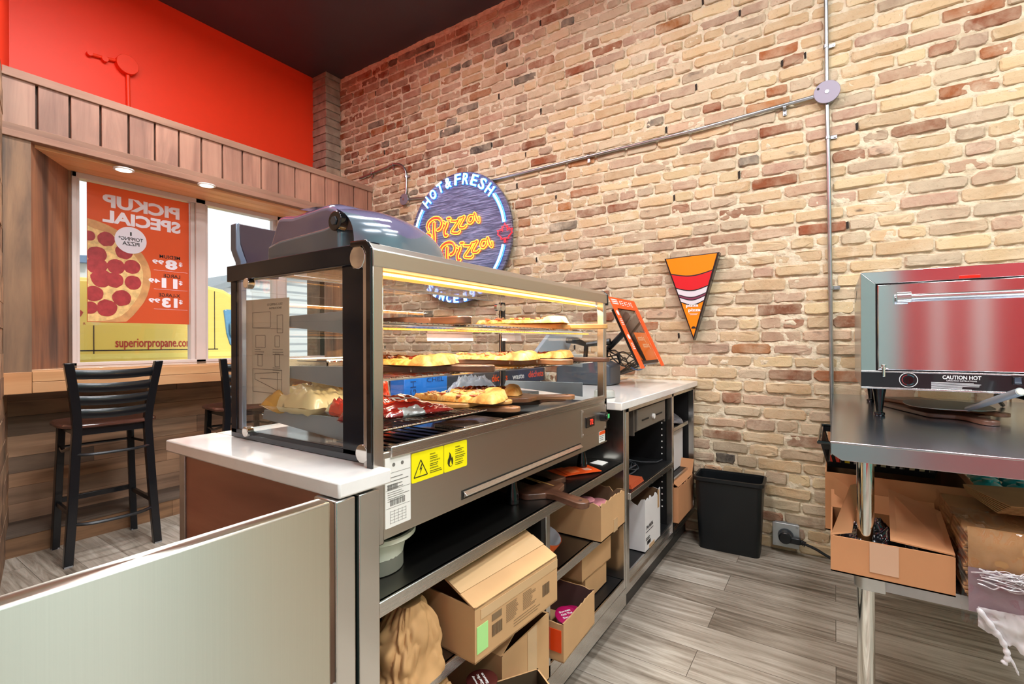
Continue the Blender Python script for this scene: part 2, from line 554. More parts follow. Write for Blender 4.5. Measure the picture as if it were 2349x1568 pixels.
while z < 3.96:
    y = 4.3 + rnd.uniform(0, .1) - (.11 if row % 2 else 0)
    hdr = (row % 6 == 5)
    while y > YB:
        ln = rnd.choice([.105, .11] if hdr and rnd.random() < .8 else ([.215, .225, .22, .23, .2] if rnd.random() < .75 else [.105, .11, .15]))
        y1 = y - ln
        if z < 1.4 or y > -.4 or y > -1.6 and z > .9 or True:
            x0 = XB + rnd.uniform(-.004, .005)
            h = .0575 + rnd.uniform(-.0045, .0045)
            zz = z + .006 + rnd.uniform(-.0015, .0015)
            if zz + h > 3.95: break
            bvl = rnd.uniform(.003, .008)
            tilt = rnd.uniform(-.003, .003); big = rnd.random() < .12
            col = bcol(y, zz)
            # front ring with bevelled, uneven corners
            def J(a): return rnd.uniform(-a, a)
            o8 = []
            for (cy, cz, sy, sz) in ((y1, zz, 1, 1), (y, zz, -1, 1), (y, zz + h, -1, -1), (y1, zz + h, 1, -1)):
                cut = rnd.uniform(.003, .013) * (2 if big and rnd.random() < .5 else 1)
                a = (cy + sy * cut, cz); b = (cy, cz + sz * min(cut, h * .3))
                if (sy, sz) in ((1, 1), (-1, -1)): o8 += [b, a]
                else: o8 += [a, b]
            cyc, czc = (y + y1) / 2, zz + h / 2
            o8 = [(p[0] + J(.0015), p[1] + J(.0015)) for p in o8]
            dn = []
            for i in range(8):
                p, q = o8[i], o8[(i + 1) % 8]
                dn.append(p)
                lq = math.hypot(q[0] - p[0], q[1] - p[1])
                for k in range(1, 4 if lq > .08 else (2 if lq > .025 else 1)):
                    f = k / (4 if lq > .08 else 2)
                    dn.append((p[0] + (q[0] - p[0]) * f + J(.001), p[1] + (q[1] - p[1]) * f + J(.0024)))
            nb = len(dn); out = []; inn = []
            for p in dn:
                dy = p[0] - cyc; dz = p[1] - czc
                bb = bvl * rnd.uniform(.5, 1.5)
                inn.append((x0 + tilt * (1 if dy > 0 else -1) + J(.0012), p[0] - max(-bb, min(bb, dy * .6)), p[1] - max(-bb * .8, min(bb * .8, dz * .6))))
                out.append((x0 + bb * .9, p[0], p[1]))
            bk = [(XB + .05, p[1], p[2]) for p in out]
            vs = inn + out + bk
            fs = [list(range(nb))]
            for q in (0, nb):
                fs += [(q + i, q + (i + 1) % nb, q + nb + (i + 1) % nb, q + nb + i) for i in range(nb)]
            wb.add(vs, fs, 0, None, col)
            if rnd.random() < .05:
                hz0 = zz + rnd.uniform(.004, .02)
                wb.prism([(XB + .001, y1 - .001, hz0), (XB + .001, y1 - .011, hz0 + .004), (XB + .001, y1 - .010, zz + h - .006), (XB + .001, y1 + .001, zz + h - .01)], (.004, 0, 0), 2)
        y = y1 - rnd.uniform(.009, .015)
    z += PIT
    row += 1
def mort(u, v):
    y = YB + u * (4.3 - YB); z = v * 3.96
    d = noise.noise(Vector((y * 23, z * 30, 3))) * .008 + noise.noise(Vector((y * 60, z * 60, 3))) * .003 + noise.noise(Vector((y * 7, z * 9, 8))) * .006
    return (XB + .0085 - d, y, z)
wb.grid(mort, 760, 400, 1)
wb.box(XB + .045, XB + .12, YB, 4.3, 0, 3.96, 1)
wb.box(3.2, 3.32, 4.3, 4.62, 0, 3.96, 1)
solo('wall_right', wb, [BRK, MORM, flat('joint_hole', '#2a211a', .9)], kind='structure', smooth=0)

# walls beside and behind the camera
def lw(y): return .655 + (y - 3.77) * .22      # left wall runs at a slant
lwd = MB()
lwd.add([(lw(.95), .95, 2.70), (lw(4.62), 4.62, 2.70), (lw(4.62), 4.62, 3.96), (lw(.95), .95, 3.96),
         (lw(.95) - .1, .95, 2.70), (lw(4.62) - .1, 4.62, 2.70), (lw(4.62) - .1, 4.62, 3.96), (lw(.95) - .1, .95, 3.96)],
        [(0, 1, 2, 3), (4, 7, 6, 5), (0, 4, 5, 1), (1, 5, 6, 2), (2, 6, 7, 3), (3, 7, 4, 0)])
solo('wall_left', lwd, REDP, kind='structure')
STG_ = 1
GREYW = flat('pale_wall_paint', '#c9cdc6', .6)
solo('wall_left_return', MB().box(XL, lw(.95), .95, 1.05, 0, 3.96), GREYW, kind='structure')
solo('wall_left_rear', MB().box(XL - .1, XL, YB, 1.05, 0, 3.96), REDB, kind='structure')
rear = MB().box(XL, XB + .12, YB - .1, YB, 0, 3.96)
solo('wall_rear', rear, flat('teal_wall_tile', '#2b9089', .35), kind='structure')
t2 = MB()
for x in (-1.2, -.25, .55, 1.36): t2.box(x, x + .10, YB, YB + .04, 0, 2.6)
t2.box(2.25, 3.2, YB, YB + .03, 0, 3.0)
solo('trim_rear', t2, flat('cream_trim', '#efe4c6', .5), kind='structure')
t3 = MB()
for y, w in ((-2.9, .14), (-2.2, .5), (-1.22, .09), (-.89, .07)): t3.box(XL, XL + .03, y, y + w, 0.1, 2.5)
t4 = MB(); t4.box(XL, XL + .05, -.56, .95, 0, 3.0)
solo('trim_left_teal', t4, flat('teal_panel', '#a8c6c6', .3), kind='structure')
solo('trim_left_rear', t3, flat('white_trim', '#f2f0ee', .5), kind='structure')

# ceiling lamps (above and behind the camera); the last is added to brighten the rear wall
lg = 'strip lamps on the charcoal ceiling'
lwhere = ['between the window bar and the display case', 'over the display counter', 'over the gate and the camera side', 'over the steel table', 'near the red rear wall', 'added to brighten the teal rear wall']
for i, (x, y, e) in enumerate(LAMPS):
    t = thing('ceiling_light', 'white strip lamp on the charcoal ceiling ' + lwhere[i], 'light', (x, y, 3.86), 0, lg)
    part('housing', MB().box(x - .62, x + .62, y - .09, y + .09, 3.88, 3.95), WPL, t, .006)
    part('diffuser', MB().box(x - .6, x + .6, y - .07, y + .07, 3.862, 3.88), flat('lamp_diffuser', '#fff4e2', .5, emit=3), t)
    a = area('lamp_tube', (x, y, 3.84), 1.2, .35, e * .97, (.965, .98, 1))

# ---------------------------------------------------------- window wall woodwork
PINE = wood('pinkish_pine', [(.22, '#5f473c'), (.42, '#8e6d5d'), (.58, '#a88470'), (.8, '#b9967f')], 'z', .5, .6, True, knots=True)
PINEX = wood('pine_trim', [(.22, '#705344'), (.45, '#94735f'), (.7, '#ab8a74')], 'x', .5, .6, True)
HONEY = wood('honey_pine', [(.2, '#b07c50'), (.45, '#c9976a'), (.7, '#d9ae82')], 'x', .45, .5, True, knots=True)
BARN = wood('barn_board_upright', [(.3, '#3d342e'), (.42, '#6a5648'), (.55, '#94745a'), (.72, '#b8926e')], 'z', .35, .7, True)
BARNX = wood('barn_board', [(.28, '#40362f'), (.4, '#6e5c4c'), (.54, '#97806a'), (.75, '#bfa288')], 'x', .35, .7, True, knots=True)
YV = 3.77
vb = MB()
x = .66; k = 0
edges = [on(u / 2.904, 250, y=YV).x for u in (5, 250, 470, 675, 862, 1037, 1197, 1347, 1487, 1620, 1745, 1860, 1970, 2075, 2170, 2262)]
while edges[-1] < 3.1: edges.append(edges[-1] + .165)
edges.append(3.205)
for a, b in zip(edges[:-1], edges[1:]):
    f = .92 + .16 * rnd.random()
    w = min(1, (a - .6) / 2.6)
    vb.box(a + .006, b - .006, YV + .012, YV + .04, 2.42, 2.70, 0, None, (f * (1 + .1 * w), f * (1 - .12 * w), f * (1 - .22 * w)))
solo('trim_1', vb, PINE, kind='structure', bevel=.002)
vt = MB()
vt.box(.62, 3.2, YV, YV + .075, 2.685, 2.735, 0, None, (1, .95, .92))
vt.box(.62, 3.2, YV, YV + .02, 2.39, 2.43, 0, None, (.9, .84, .8))
vt.box(.62, 3.2, YV - .012, YV + .045, 2.352, 2.39, 0, None, (1, .9, .86))
vt.box(.62, 3.2, YV + .045, YV + .06, 2.36, 2.70, 0, None, (.3, .25, .22))
vt.box(.62, 3.2, YV + .05, 4.60, 2.69, 2.72, 0, None, (.7, .6, .55))
solo('trim_2', vt, PINEX, kind='structure', bevel=.003)
# soffit boards over the window with small lamps
sf = MB()
for i in range(4):
    y0 = YV + .045 + i * .095
    sf.box(.66, 3.2, y0, y0 + .091, 2.335, 2.36, 0, None, (1.5, 1.42, 1.38) if i % 2 else (1.4, 1.32, 1.28))  # raised tint puts the light on the soffit into the wood colour
solo('trim_3', sf, HONEY, kind='structure', bevel=.002)
for u, v in ((284, 388), (474, 424)):
    p = on(u, v, z=2.333)
    t = thing('recessed_light', {284: 'small bright recessed lamp in the window soffit over the poster', 474: 'small bright recessed lamp in the soffit over the middle window post'}[u], 'light', (p.x, p.y, 2.325), 0, 'recessed lamps in the window soffit')
    part('lens', MB().cyl((p.x, p.y, 2.324), (p.x, p.y, 2.334), .042, n=24), flat('puck_glow', '#fff6e6', .4, emit=2.5), t)
    part('trim_ring', MB().lathe([(.043, 0), (.055, .001), (.055, .008), (.043, .009)], 28, 0, Matrix.Translation((p.x, p.y, 2.326))), WPL, t)
# left posts and splayed reveal
po = MB()
po.box(.655, .768, YV, YV + .04, .93, 2.36, 0, None, (.88, .86, .84))
po.add([(.768, YV + .01, .93), (1.03, 4.15, .93), (1.03, 4.15, 2.36), (.768, YV + .01, 2.36), (.74, YV + .04, .93), (1.0, 4.2, .93), (1.0, 4.2, 2.36), (.74, YV + .04, 2.36)],
       [(0, 1, 2, 3), (4, 7, 6, 5), (0, 4, 5, 1), (1, 5, 6, 2), (2, 6, 7, 3), (3, 7, 4, 0)], 0, None, (.95, .68, .56))
po.box(1.005, 1.05, 4.13, 4.2, 1.05, 2.36, 0, None, (1.35, 1.1, .95))
solo('trim_4', po, BARN, kind='structure')
# right end post and window side
rp = MB()
rp.box(2.98, 3.2, 4.0, 4.2, 1.0, 2.36, 0, None, (.9, .75, .66))
rp.box(2.90, 2.98, 4.1, 4.2, 1.0, 2.36, 0, None, (1.2, 1.05, .95))
solo('trim_5', rp, BARN, kind='structure')
# plank wall below the bar and the dark footrest step
def planks(mb, x0, x1, z0, z1, yf, rr, hh=(.085, .13), P=None, cols=None):
    z = z0
    cols = cols or [(1.1, .95, .88), (1.3, 1.1, .96), (.9, .8, .75), (1.5, 1.25, 1.08), (.72, .67, .66), (1.25, 1.0, .82), (1.6, 1.4, 1.25), (1.0, .92, .88)]
    while z < z1 - .01:
        h = min(rr.uniform(*hh), z1 - z)
        x = x0 - rr.uniform(0, .5)
        while x < x1:
            l = rr.uniform(.5, 1.3)
            a, b = max(x, x0), min(x + l, x1)
            if b > a + .01:
                d = rr.uniform(-.003, .003)
                f = rr.uniform(.9, 1.1); c = rr.choice(cols); c = tuple(q * f for q in c)
                if P: P(mb, a, b, z, z + h, d, c)
                else: mb.box(a + .0008, b - .0008, yf + d, yf + .03, z + .0008, z + h - .0008, 0, None, c)
            x += l
        z += h
rw = random.Random(5)
pw = MB()
planks(pw, .70, 3.2, .12, 1.03, YW - .03, rw)
pw.box(.6, 3.2, YW, YW + .1, 0, 1.04, 0, None, (.4, .35, .3))
pw.box(.6, 3.2, YW + .1, YW + .4, 0, 1.0, 0, None, (.4, .35, .3))
pw.box(.6, 1.02, YW, YW + .28, 1.0, 2.7, 0, None, (.4, .35, .3))
pw.box(2.95, 3.2, YW, YW + .28, 1.0, 2.36, 0, None, (.4, .35, .3))
pw.box(.6, 3.2, YW, YW + .29, 2.43, 2.7, 0, None, (.4, .35, .3))
solo('wall_window_base', pw, BARNX, kind='structure')
stp = MB()
stp.box(.6, 3.2, 3.87, YW - .03, .112, .126, 0, None, (.42, .42, .45))
stp.box(.6, 1.5, 3.875, 3.9, 0, .112, 0, None, (.95, .72, .52))
stp.box(1.502, 3.2, 3.875, 3.9, 0, .112, 0, None, (1.05, .8, .6))
stp.box(.6, 3.2, 3.9, YW - .03, 0, .112, 0, None, (.4, .3, .25))
solo('baseboard_front', stp, BARNX, kind='structure')
# slanted plank wall low on the left
ll = MB()
ax = Vector((.22, 1, 0)).normalized()
def PL(mb, a, b, z0, z1, d, c):
    p0 = Vector((lw(.95), .95, 0)) + ax * a; p1 = Vector((lw(.95), .95, 0)) + ax * b
    n = Vector((1, -.22, 0)).normalized()
    q = [p0 - n * .06, p1 - n * .06, p1 + n * (.0 + d), p0 + n * (.0 + d)]
    mb.prism([Vector((t.x, t.y, z0 + .0008)) for t in q], (0, 0, z1 - z0 - .0016), 0, None, c)
planks(ll, 0, 3.35, 0, 2.72, 0, rw, (.1, .14), PL, [(1.5, 1.3, 1.15), (1.2, 1.0, .9), (1.1, .95, .85), (1.6, 1.4, 1.2), (1.7, 1.5, 1.35)])
solo('wall_left_planks', ll, BARNX, kind='structure')

# window bar
t = thing('window_bar_counter', 'honey pine bar counter running along under the window', 'counter', (2, 3.95, .93))
part('counter_top', MB().box(.70, 3.19, YV + .012, YW - .005, 1.036, 1.064), wood('bar_top_pine', [(.2, '#b98c62'), (.5, '#d3a67c'), (.8, '#e2bd96')], 'x', .4, .12, coat=.6), t, .002)
fa = MB()
fa.box(.77, 3.195, YV, YV + .03, .995, 1.052, 0, None, (1.12, 1.08, 1.0))
fa.box(.77, 3.195, YV, YV + .03, .932, .993, 0, None, (1.0, .93, .86))
fa.box(.655, .768, YV - .002, YV + .03, .932, 1.052, 0, None, (1.02, .9, .8))
part('fascia', fa, HONEY, t, .002)

# window: frame with two panes side by side and a third behind the case
wz0, wz1 = 1.064, 2.335
FR = flat('window_frame_vinyl', '#d6c8c2', .35, var=.04, vs=4)
t = thing('window_1', 'window', 'window', (1.9, 4.16, 1.06)); del t['label']; del t['category']; t['kind'] = 'structure'
wf = MB()
yf0, yf1 = 4.12, 4.20
def bar(x0, x1, z0, z1, e=0): wf.box(x0, x1, yf0 + e, yf1, z0, z1)
bar(1.03, 2.93, wz0, wz0 + .022); bar(1.03, 2.93, wz1 - .035, wz1)
bar(1.03, 1.055, wz0, wz1); bar(1.055, 1.075, wz0, wz1, .02)
bar(1.735, 1.765, wz0, wz1, .02); bar(1.765, 1.835, wz0, wz1, 0); bar(1.835, 1.86, wz0, wz1, .02)
bar(2.40, 2.425, wz0, wz1, .02); bar(2.425, 2.50, wz0, wz1, 0); bar(2.50, 2.525, wz0, wz1, .02); bar(2.90, 2.93, wz0, wz1, 0)
part('window_frame', wf, FR, t, .003)
for a, b in ((1.07, 1.74), (1.855, 2.405), (2.52, 2.905)):
    part('window_pane', MB().box(a, b, 4.165, 4.171, wz0 + .02, wz1 - .03), GL, t)

# outdoors
solo('sidewalk', MB().box(-9, 14, 4.75, 6.2, -.25, -.15), flat('concrete_walk', '#c4c2bc', .8), kind='structure')
solo('street', MB().box(-9, 14, 6.2, 16, -.3, -.2), flat('asphalt', '#8b8d90', .85), kind='structure')
def atY(Y, pts): return [on(u, v, y=Y) for u, v in pts]
YVAN = 6.9
t = thing('van', 'yellow delivery van parked outside the window, with red web address lettering', 'van', (2, YVAN + .9, -.2))
out = atY(YVAN, [(-250, 588), (172, 633), (446, 652), (480, 655), (515, 664), (548, 685), (575, 718), (598, 770), (606, 850), (606, 1010)])
lo = on(-250, 1010, y=YVAN)
VY = flat('yellow_van_paint', '#f4d566', .3, coat=.5)
part('body', MB().prism(out + [Vector((lo.x, YVAN, out[-1].z))], (0, 1.9, 0)), VY, t, .05, seg=3)
win = atY(YVAN - .012, [(513, 711), (520, 709), (560, 712), (578, 745), (583, 790), (548, 802), (528, 790), (520, 765)])
wv = MB().prism(win, (0, .03, 0)); part('cab_window', wv, flat('van_glass_dark', '#5b9abf', .08, .2, coat=1), t, .01)
mir = MB().prism(atY(YVAN - .06, [(530, 742), (538, 735), (546, 742), (546, 768), (538, 776), (531, 766)]), (0, .05, 0))
part('wing_mirror', mir, flat('mirror_blue', '#9cc7dd', .15, .4), t, .01)
sm = MB()
for a, b in (((215, 746), (218, 822)), ((492, 668), (497, 800))):
    p, q = on(*a, y=YVAN), on(*b, y=YVAN); sm.box(p.x - .004, p.x + .004, YVAN - .004, YVAN + .01, q.z, p.z)
p, q = on(176, 803, y=YVAN), on(500, 797, y=YVAN)
sm.box(p.x, q.x, YVAN - .004, YVAN + .01, p.z - .012, p.z)
part('door_seams', sm, INK, t)
part('stripe', MB().box(out[0].x, out[-1].x - .2, YVAN - .005, YVAN + .01, on(300, 822, y=YVAN).z, on(300, 810, y=YVAN).z), flat('pale_yellow', '#f7e27a', .4), t)
lt = MB()
p0, p1 = on(265, 801, y=YVAN - .006), on(441, 797, y=YVAN - .006)
text(lt, 'superiorpropane.com', (p0.x, YVAN - .004, p0.z - .01), (1, 0, 0), (0, 0, 1), p1.x - p0.x, .135, bold=.012)
p0, p1 = on(170, 746, y=YVAN), on(191, 710, y=YVAN)
text(lt, 'r', (p0.x - .03, YVAN - .004, p0.z), (1, 0, 0), (0, 0, 1), p1.x - p0.x + .03, p1.z - p0.z, bold=.05)
p0 = on(187, 747, y=YVAN)
text(lt, 'R', (p0.x + .015, YVAN - .004, p0.z + .012), (1, 0, 0), (0, 0, 1), None, .026)
part('lettering', lt, flat('van_red', '#b5201f', .5), t)
# houses across the street
t = thing('building', 'pale sided building with a grey roof across the street, right of the poster', 'building', (5, 13, -.2))
bl = atY(12, [(455, 668), (520, 650), (600, 622), (860, 622), (860, 900), (455, 900)])
m, N, L, B = nt('white_siding')
wv_ = N.new('ShaderNodeTexWave'); wv_.bands_direction = 'Z'; wv_.inputs['Scale'].default_value = 1.6
L.new(coords(N, L), wv_.inputs[0])
L.new(ramp(N, L, wv_.outputs[0], [(.1, '#aab4bc'), (.3, '#e8ecee')]), B.inputs['Base Color'])
part('wall', MB().prism(bl, (0, 3, 0)), m, t)
part('roof', MB().prism(atY(11.8, [(440, 672), (520, 646), (600, 618), (880, 618), (880, 634), (600, 634), (455, 680)]), (0, 3.4, 0)), flat('grey_roof', '#8e979e', .8), t)
t = thing('building', 'white brick building with a blue grey roof band seen left of the poster', 'building', (1.5, 13, -.2))
part('wall', MB().prism(atY(12, [(60, 600), (206, 604), (206, 900), (60, 900)]), (0, 3, 0)), flat('white_block_wall', '#d8d9d6', .9, var=.1, vs=3), t)
part('roof', MB().prism(atY(11.8, [(60, 578), (210, 586), (210, 602), (60, 596)]), (0, 3.4, 0)), flat('blue_roof', '#5c7898', .7), t)

# the poster taped inside the left pane (its print is seen from the back)
YP = 4.158
def PP(u, v, d=0): return on(u, v, y=YP - d)
m, N, L, B = nt('poster_orange')
B.inputs['Base Color'].default_value = hx('#dd7e55'); B.inputs['Roughness'].default_value = .35
tr = N.new('ShaderNodeBsdfTranslucent'); tr.inputs[0].default_value = hx('#ff9866')
mx = N.new('ShaderNodeMixShader'); mx.inputs[0].default_value = .68
out_ = [n for n in N if n.type == 'OUTPUT_MATERIAL'][0]
L.new(B.outputs[0], mx.inputs[1]); L.new(tr.outputs[0], mx.inputs[2]); L.new(mx.outputs[0], out_.inputs[0])
POM = m
t = thing('window_poster', 'orange pickup special pizza poster on the left window pane, lettering mirrored', 'poster', (1.42, YP, 1.37))
pa, pb_ = PP(199, 421), PP(434, 742)
px0, px1, pz0, pz1 = pa.x, pb_.x, pb_.z, pa.z
pz0 = (PP(199, 740).z + PP(434, 742).z) / 2; pz1 = (PP(199, 421).z + PP(434, 462).z) / 2
part('sheet', MB().box(px0, px1, YP, YP + .003, pz0, pz1), POM, t)
dd = .0008
tm = MB()
def prow(mb, s, x0, x1, z0, z1, mi=0, bold=.02):
    text(mb, s, (x0, YP - dd, z0), (1, 0, 0), (0, 0, 1), x1 - x0, z1 - z0, mi, .0006, bold, mirror=True)
H = pz1 - pz0; Wd = px1 - px0
fx = lambda f: px0 + f * Wd
fz = lambda f: pz1 - f * H
prow(tm, 'PICKUP', fx(.135), fx(.895), fz(.155), fz(.06), bold=.045)
prow(tm, 'SPECIAL', fx(.135), fx(.905), fz(.268), fz(.175), bold=.045)
for z, big, sm_, w in ((.565, '8', '99', .2), (.715, '11', '49', .27), (.87, '13', '99', .27)):
    prow(tm, big, fx(.85 - w * .55), fx(.87), fz(z), fz(z - .078), bold=.05)
    prow(tm, '$', fx(.885), fx(.925), fz(z - .03), fz(z - .068), bold=.03)
    prow(tm, sm_, fx(.85 - w * .55 - .135), fx(.85 - w * .55 - .015), fz(z - .034), fz(z - .068), bold=.04)
for z in (.58, .728, .885): tm.box(fx(.62), fx(.98), YP - .0014, YP - .0008, fz(z), fz(z - .0016))
part('white_lettering', tm, flat('poster_white', '#efe9f0', .5), t)
tk = MB()
for z, s_, w in ((.48, 'MEDIUM', .22), (.63, 'LARGE', .18), (.785, 'X-LARGE', .23)):
    prow(tk, s_, fx(.90 - w), fx(.90), fz(z), fz(z - .027), bold=.012)
bc = PP(300, 546)
dd = .0036
cz = fz(.375)
prow(tk, '1', bc.x - .005, bc.x + .004, cz + .032, cz + .058, bold=.01)
prow(tk, 'TOPPING*', bc.x - .072, bc.x + .072, cz - .004, cz + .022, bold=.01)
prow(tk, 'PIZZA', bc.x - .05, bc.x + .05, cz - .038, cz - .012, bold=.01)
part('black_lettering', tk, INK, t)
part('badge', MB().cyl((bc.x, YP - .0032, cz), (bc.x, YP, cz), .094, n=40), flat('poster_white2', '#ece8f2', .5), t)
# printed pizza picture, cropped by the poster's left edge
pc = Vector((fx(-.02), 0, fz(.66))); pr_ = .375
def disc(mb, cx, cz, r, d, mi=0, clipx=px0 + .002, n=40, wob=0, seed=0):
    pts = []
    for i in range(n):
        a = 2 * math.pi * i / n
        rr = r * (1 + wob * noise.noise(Vector((math.cos(a) * 2, math.sin(a) * 2, seed))))
        pts.append((max(clipx, cx + rr * math.cos(a)), max(pz0 + .004, cz + rr * math.sin(a))))
    q = []
    for p in pts:
        if not q or (abs(p[0] - q[-1][0]) + abs(p[1] - q[-1][1])) > 1e-4: q.append(p)
    mb.prism([(a, YP - d, b) for a, b in q], (0, .0003, 0), mi)
pz = MB()
disc(pz, pc.x, pc.z, pr_, .0008, 0, wob=.05); disc(pz, pc.x, pc.z, pr_ * .87, .0012, 1, wob=.08, seed=4)
for i, (a, b, r) in enumerate(((244, 548, 18), (222, 584, 20), (285, 577, 19), (222, 608, 21), (266, 611, 19), (303, 612, 18), (233, 638, 22), (262, 642, 19), (305, 648, 18), (215, 673, 19), (279, 683, 20), (245, 706, 21), (206, 705, 15), (204, 540, 12))):
    p = PP(a, b)
    disc(pz, p.x, p.z, r / 1110 * 3.05, .0016 + i * .0001, 2, wob=.1, seed=i, n=24)
part('pizza_picture', pz, [flat('print_crust', '#d09a62', .5, var=.2, vs=14), flat('print_cheese', '#e6c07f', .5, var=.28, vs=26), flat('print_pepperoni', '#a5363a', .4, var=.2, vs=30)], t, smooth=0)

# ================================================================== bar stools
def make_stool():
    t = thing('bar_stool', 'black ladder-back metal bar stool with brown seat, nearest the left wall at the window bar', 'stool', (1.057, 3.637, 0), R(-2.9), 'ladder-back stools at the window bar')
    W_, D_ = .19, .175
    def leg(pts, r=.0155):
        mb = MB(); mb.tube(smoothpts(pts, 6), r, 4); return mb
    for s in (-1, 1):
        # rear leg rises past the seat into the back post
        pts = [(s * .205, -.185, 0), (s * .185, -.178, .3), (s * .168, -.17, .62), (s * .163, -.172, .76), (s * .178, -.19, .92), (s * .205, -.215, 1.105)]
        mb = MB(); sp = smoothpts(pts, 6)
        mb.grid(lambda u, v, sp=sp, s=s: (lambda p: (p.x + (.021 if u in (0, .75) else -.021) * 1.0, p.y + (.019 if u < .5 else -.019), p.z))(sp[min(len(sp) - 1, int(round(v * (len(sp) - 1))))]), 4, len(sp), closed_u=True)
        mb.f = [f for f in mb.f]
        n = len(sp); mb.f += [[0, 1, 2, 3], [(n - 1) * 4 + k for k in range(4)]]; mb.mi += [0, 0]; mb.t += [None, None]
        l = part('leg', mb, BLKM, t, .004, local=True)
        part('glide', MB().box(s * .205 - .018, s * .205 + .018, -.205, -.165, 0, .008), flat('grey_glide', '#8d8f92', .5), l, local=True)
        mb = MB(); mb.cyl((s * .19, .185, 0), (s * .165, .165, .735), .025, n=4); l = part('leg', mb, BLKM, t, .003, local=True)
        part('glide', MB().box(s * .19 - .017, s * .19 + .017, .168, .202, 0, .008), flat('grey_glide', '#8d8f92', .5), l, local=True)
    for k in range(4):
        z = 1.045 - k * .073; hw = .192 - k * .009
        mb = MB()
        def f(u, v, z=z, hw=hw):
            x = -hw + 2 * hw * u
            bow = .028 * (1 - (2 * u - 1) ** 2)
            h = .0255
            a = v * 2 * math.pi
            return (x, -.205 + k * .006 - bow * .6 + .006 * math.sin(a), z + bow * -.35 + h * math.cos(a))
        mb.grid(f, 14, 9)
        part('back_slat', mb, BLKM, t, local=True)
    seat = MB()
    def sf_(u, v):
        a = u * 2 * math.pi
        def se(c, e): return math.copysign(abs(c) ** e, c)
        rx, ry = .228, .20
        x = rx * se(math.cos(a), .45); y = .005 + ry * se(math.sin(a), .45)
        prof = [(.92, .738), (1, .746), (1.0, .757), (.96, .766), (.6, .756), (.001, .752)]
        i = min(5, int(round(v * 5))); k, z = prof[i]
        return (x * k, y * k, z)
    seat.grid(sf_, 40, 6, closed_u=True)
    part('seat', seat, wood('stool_seat_wood', [(.2, '#33201b'), (.5, '#5a3a30'), (.8, '#744d40')], 'x', .6, .22, coat=.5), t, local=True, sub=0)
    mb = MB(); mb.box(-.165, .165, -.17, -.155, .70, .738); mb.box(-.165, .165, .15, .165, .70, .738); mb.box(-.165, -.15, -.16, .16, .70, .738); mb.box(.15, .165, -.16, .16, .70, .738)
    part('seat_frame', mb, BLKM, t, .002, local=True)
    mb = MB(); mb.tube([(-.172, -.172, .645), (-.19, .0, .60), (-.172, .165, .60), (0, .17, .60), (.172, .165, .60), (.19, 0, .60), (.172, -.172, .645)], .0085, 6)
    mb.tube(smoothpts([(-.172, -.178, .60), (-.09, -.205, .595), (.09, -.205, .595), (.172, -.178, .60)], 5), .0085, 6)
    part('brace_ring', mb, BLKM, t, local=True)
    mb = MB(); mb.box(-.18, .18, .165, .185, .27, .30)
    part('footrest', mb, BLKM, t, .002, local=True)
    mb = MB(); mb.box(-.188, -.172, -.18, .18, .255, .28); mb.box(.172, .188, -.18, .18, .255, .28)
    mb.tube(smoothpts([(-.19, -.18, .225), (-.1, -.215, .215), (.1, -.215, .215), (.19, -.18, .225)], 5), .0095, 6)
    part('stretcher', mb, BLKM, t, local=True)
    return t
st = make_stool()
s2 = copytree(st); s2.location = (1.855, 3.62, 0); s2.rotation_euler[2] = R(-6)
s2['label'] = 'black ladder-back bar stool half hidden behind the glass case, farther along the bar'

# ================================================================== counter with the display case (left) and the gate
REDWOOD = wood('red_brown_cladding', [(.25, '#4a281d'), (.42, '#754431'), (.55, '#96604a'), (.7, '#ab765c')], 'y', .25, .4, knots=True, coat=.1)
YF = .745
t = thing('display_counter', 'open-shelved stainless counter carrying the glass food case, brown wood end panel', 'counter', (1.25, 1.08, 0))
part('countertop', MB().box(.545, .668, .735, 1.445, .93, .96).box(.668, 1.885, 1.345, 1.445, .93, .96), WHT, t, .004, label='white quartz top with a cut-out for the glass case')
ep = MB().box(.575, .60, .80, 1.425, 0.02, .93)
part('end_panel', ep, REDWOOD, t, .001, label='red-brown wood grain end panel')
part('corner_strip', MB().box(.570, .604, 1.40, 1.43, .0, .93), GALV, t, .002)
part('customer_panel', MB().box(.6, 1.95, 1.40, 1.425, .02, .93), REDWOOD, t)
fp = MB().box(.593, .642, YF - .005, YF + .06, 0, .925)
part('front_post', fp, STZ, t, .002)
part('inner_side', MB().box(.60, .615, .80, 1.40, .05, .93), STZ, t)
def deck(name, x0, x1, zt, lip=.03, y1=1.395, m1=STD, yf=YF, **k):
    o = part(name, MB().box(x0, x1, yf + .004, y1, zt - .012, zt), m1, t, .001, **k)
    part('shelf_edge', MB().box(x0, x1, yf, yf + .012, zt - lip, zt), ST, o, .0015)
deck('upper_deck', .615, 1.965, .698)
t_ = t
deck('shelf', .642, 1.283, .47, .03)
deck('shelf', 1.329, 1.935, .47, .03)
deck('bottom_shelf', .60, 1.965, .20, .04, m1=DARKIN)
part('divider', MB().box(1.283, 1.306, YF + .006, 1.39, .16, .668), DARKIN, t)
part('divider_post', MB().box(1.304, 1.329, YF, YF + .03, .16, .668), STZ, t, .002)
part('back_panel', MB().box(.60, 1.965, 1.385, 1.399, .16, .93), DARKIN, t)
part('toe_kick', MB().box(.60, 1.99, .80, .82, 0, .16), flat('dark_kick', '#3b3a37', .5), t)
part('base_rail', MB().box(.60, 1.99, YF, YF + .03, .085, .16), ST, t, .002)

